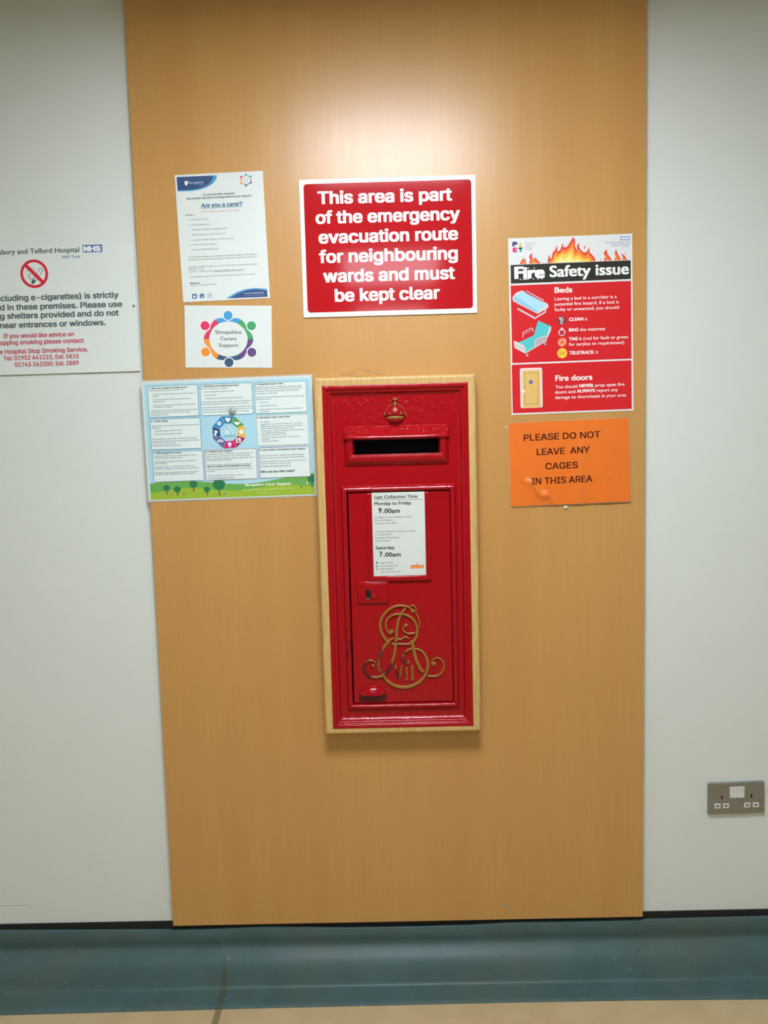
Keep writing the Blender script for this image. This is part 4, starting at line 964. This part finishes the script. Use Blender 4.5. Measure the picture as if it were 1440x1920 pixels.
# ---------------------------------------------------------------- no smoking sign on the left wall
NS = Sheet('no_smoking_sign', 'white board sign with a crossed-out cigarette, cut off by the left edge', 'sign', [(-109, 467), (248, 457.5), (263.9, 695), (-92, 707)], None, None, .0003, .0048)
NS.board('board', flat('white_sign_plastic', (.79, .85, .79), .4, linear=True), .0008)
NS.zoom(0, 440, 5.143)
NK, NR, NB = ink((72, 88, 84)), ink((186, 62, 86)), ink((48, 90, 160))
NS.text('lettering', 'The Shrewsbury and Telford Hospital', -10, 196, 765, 166, NK, font='B', bold=.02, cap=49, vis='sbury and Telford Hospital', res=3, slope=False)
NS.rrect('health_service_logo', [(795, 101), (984, 95), (987, 167), (798, 173)], NB); NS.text('health_service_logo', 'NHS', 805, 165, 975, 160, PWW, cap=54, bold=.055, res=3, layer=4)
NS.text('lettering', 'NHS Trust', 600, 228, 775, 222, ink((70, 105, 165)), font='B', bold=.015, cap=26)
for s_, vis, x0, x1, y, dy in (('Smoking (including e-cigarettes) is strictly', 'cluding e-cigarettes) is strictly', 8, 1145, 640, -30), ('prohibited in these premises. Please use', 'd in these premises. Please use', 2, 1180, 730, -33), ('the smoking shelters provided and do not', 'g shelters provided and do not', 0, 1148, 813, -31), ('smoke near entrances or windows.', 'near entrances or windows.', 0, 1020, 903, -28)):
    NS.text('lettering', s_, x0, y, x1, y+dy, NK, bold=.026, cap=56, vis=vis, res=4)
for s_, vis, x0, x1, y, dy in (('If you would like advice on', None, 35, 715, 1000, -20), ('stopping smoking please contact:', 'opping smoking please contact:', 0, 815, 1067, -28), ('The Hospital Stop Smoking Service.', 'e Hospital Stop Smoking Service.', 0, 850, 1152, -25), ('Tel: 01952 641222, Ext: 5815', None, 35, 762, 1215, -24), ('01743 261000, Ext: 3889', None, 145, 762, 1275, -17)):
    NS.text('lettering', s_, x0, y, x1, y+dy, NR, bold=.024, cap=43, vis=vis, res=3)
SY = 'prohibition_symbol'; SR = ink((204, 32, 52))
NS.disc(SY, 330, 377, 134, SR, 1, 108, n=56); NS.line(SY, 238, 285, 424, 468, 32, SR, 5)
NS.path(SY, [(318, 430), (385, 328), (402, 324), (412, 338), (408, 352), (345, 448)], 5, NK, 2); NS.poly(SY, [(300, 462), (318, 424), (345, 444), (330, 474), (310, 476)], NK, 3)
NS.path(SY, [(305, 440), (285, 412), (276, 400), (290, 375)], 6, NK, 2); NS.path(SY, [(258, 355), (268, 330), (300, 318), (325, 325), (335, 345), (318, 362)], 5, ink((130, 140, 135)), 2)
b = NS.mb('screw'); u, v = NS.loc(1290, 688); b.lathe(u, v, [(.0030, -.0003), (.0030, .0008), (.0018, .0014), (0, .0014)], SCREW, NS.front, 16, 'y')
NS.finish({'prohibition_symbol': 'red ring and slash over a smoking cigarette', 'screw': 'small grey fixing screw'})

# ---------------------------------------------------------------- double socket
SK = Sheet('double_socket', 'brushed steel double power socket low on the right-hand wall', 'socket', [(1328.7, 1468.4), (1432.7, 1465.8), (1432.9, 1524.6), (1329.2, 1528.7)], .1445, .0835, .0003, .0085)
b = MB(); b.box(-SK.w/2, SK.w/2, -SK.front, -SK.back, -SK.h/2, SK.h/2, STEEL, .0028, 4); b.build('faceplate', SK.root)
SK.zoom(1300, 1440, 10.286)
u0, v1 = SK.loc(700, 362); u1, v0 = SK.loc(988, 572)
b = MB(); b.box(u0, u1, -SK.front-.0012, -SK.front+.002, v0, v1, PLAST, .0007); b.build('switch_surround', SK.root, 'white plastic switch block')
for a0, a1 in ((.08, .46), (.54, .92)):
    x0, x1 = u0+(u1-u0)*a0, u0+(u1-u0)*a1
    b = MB(); yb = -SK.front-.001
    z0_, z1_ = v0+.003, v1-.003; zm = (z0_+z1_)/2
    b.quads([[(x0, yb, z1_), (x1, yb, z1_)], [(x0, yb-.0012, z1_), (x1, yb-.0012, z1_)], [(x0, yb-.0018, zm), (x1, yb-.0018, zm)], [(x0, yb-.0036, z0_), (x1, yb-.0036, z0_)], [(x0, yb, z0_), (x1, yb, z0_)]], PLAST)
    for xx in (x0, x1): b.face([(xx, yb, z1_), (xx, yb-.0012, z1_), (xx, yb-.0018, zm), (xx, yb-.0036, z0_), (xx, yb, z0_)], PLAST)
    b.build('rocker_switch', SK.root)
for X, Y in ((468, 733), (632, 728), (1040, 712), (1205, 707)):
    u, v = SK.loc(X, Y); b = MB(); b.box(u-.0078, u+.0078, -SK.front-.0006, -SK.front+.001, v-.0066, v+.0066, PLAST, .0005)
    sh = b.build('pin_shutter', SK.root, 'white plastic insert')
    b = MB(); b.box(u-.0030, u+.0030, -SK.front-.0009, -SK.front, v-.0016, v+.0016, DARK); b.build('pin_slot', sh)
for X, Y in ((550, 567), (1122, 537)):
    u, v = SK.loc(X, Y); b = MB(); b.box(u-.0019, u+.0019, -SK.front-.0004, -SK.front, v-.0042, v+.0042, DARK); b.build('earth_slot', SK.root)
u, v = SK.loc(1280, 592); b = MB(); b.lathe(u, v, [(.0026, -.0003), (.0026, .0003), (0, .0004)], STEEL, SK.front, 14, 'y'); b.build('screw', SK.root)

# ---------------------------------------------------------------- world and colour management
w = bpy.data.worlds.new('world'); bpy.context.scene.world = w; w.use_nodes = True
w.node_tree.nodes['Background'].inputs[0].default_value = (.5, .5, .5, 1); w.node_tree.nodes['Background'].inputs[1].default_value = .1
sc = bpy.context.scene
sc.view_settings.view_transform = 'Standard'; sc.view_settings.look = 'None'; sc.view_settings.gamma = 1; sc.view_settings.exposure = 0
sc.view_settings.use_curve_mapping = False
sc.cycles.use_denoising = True
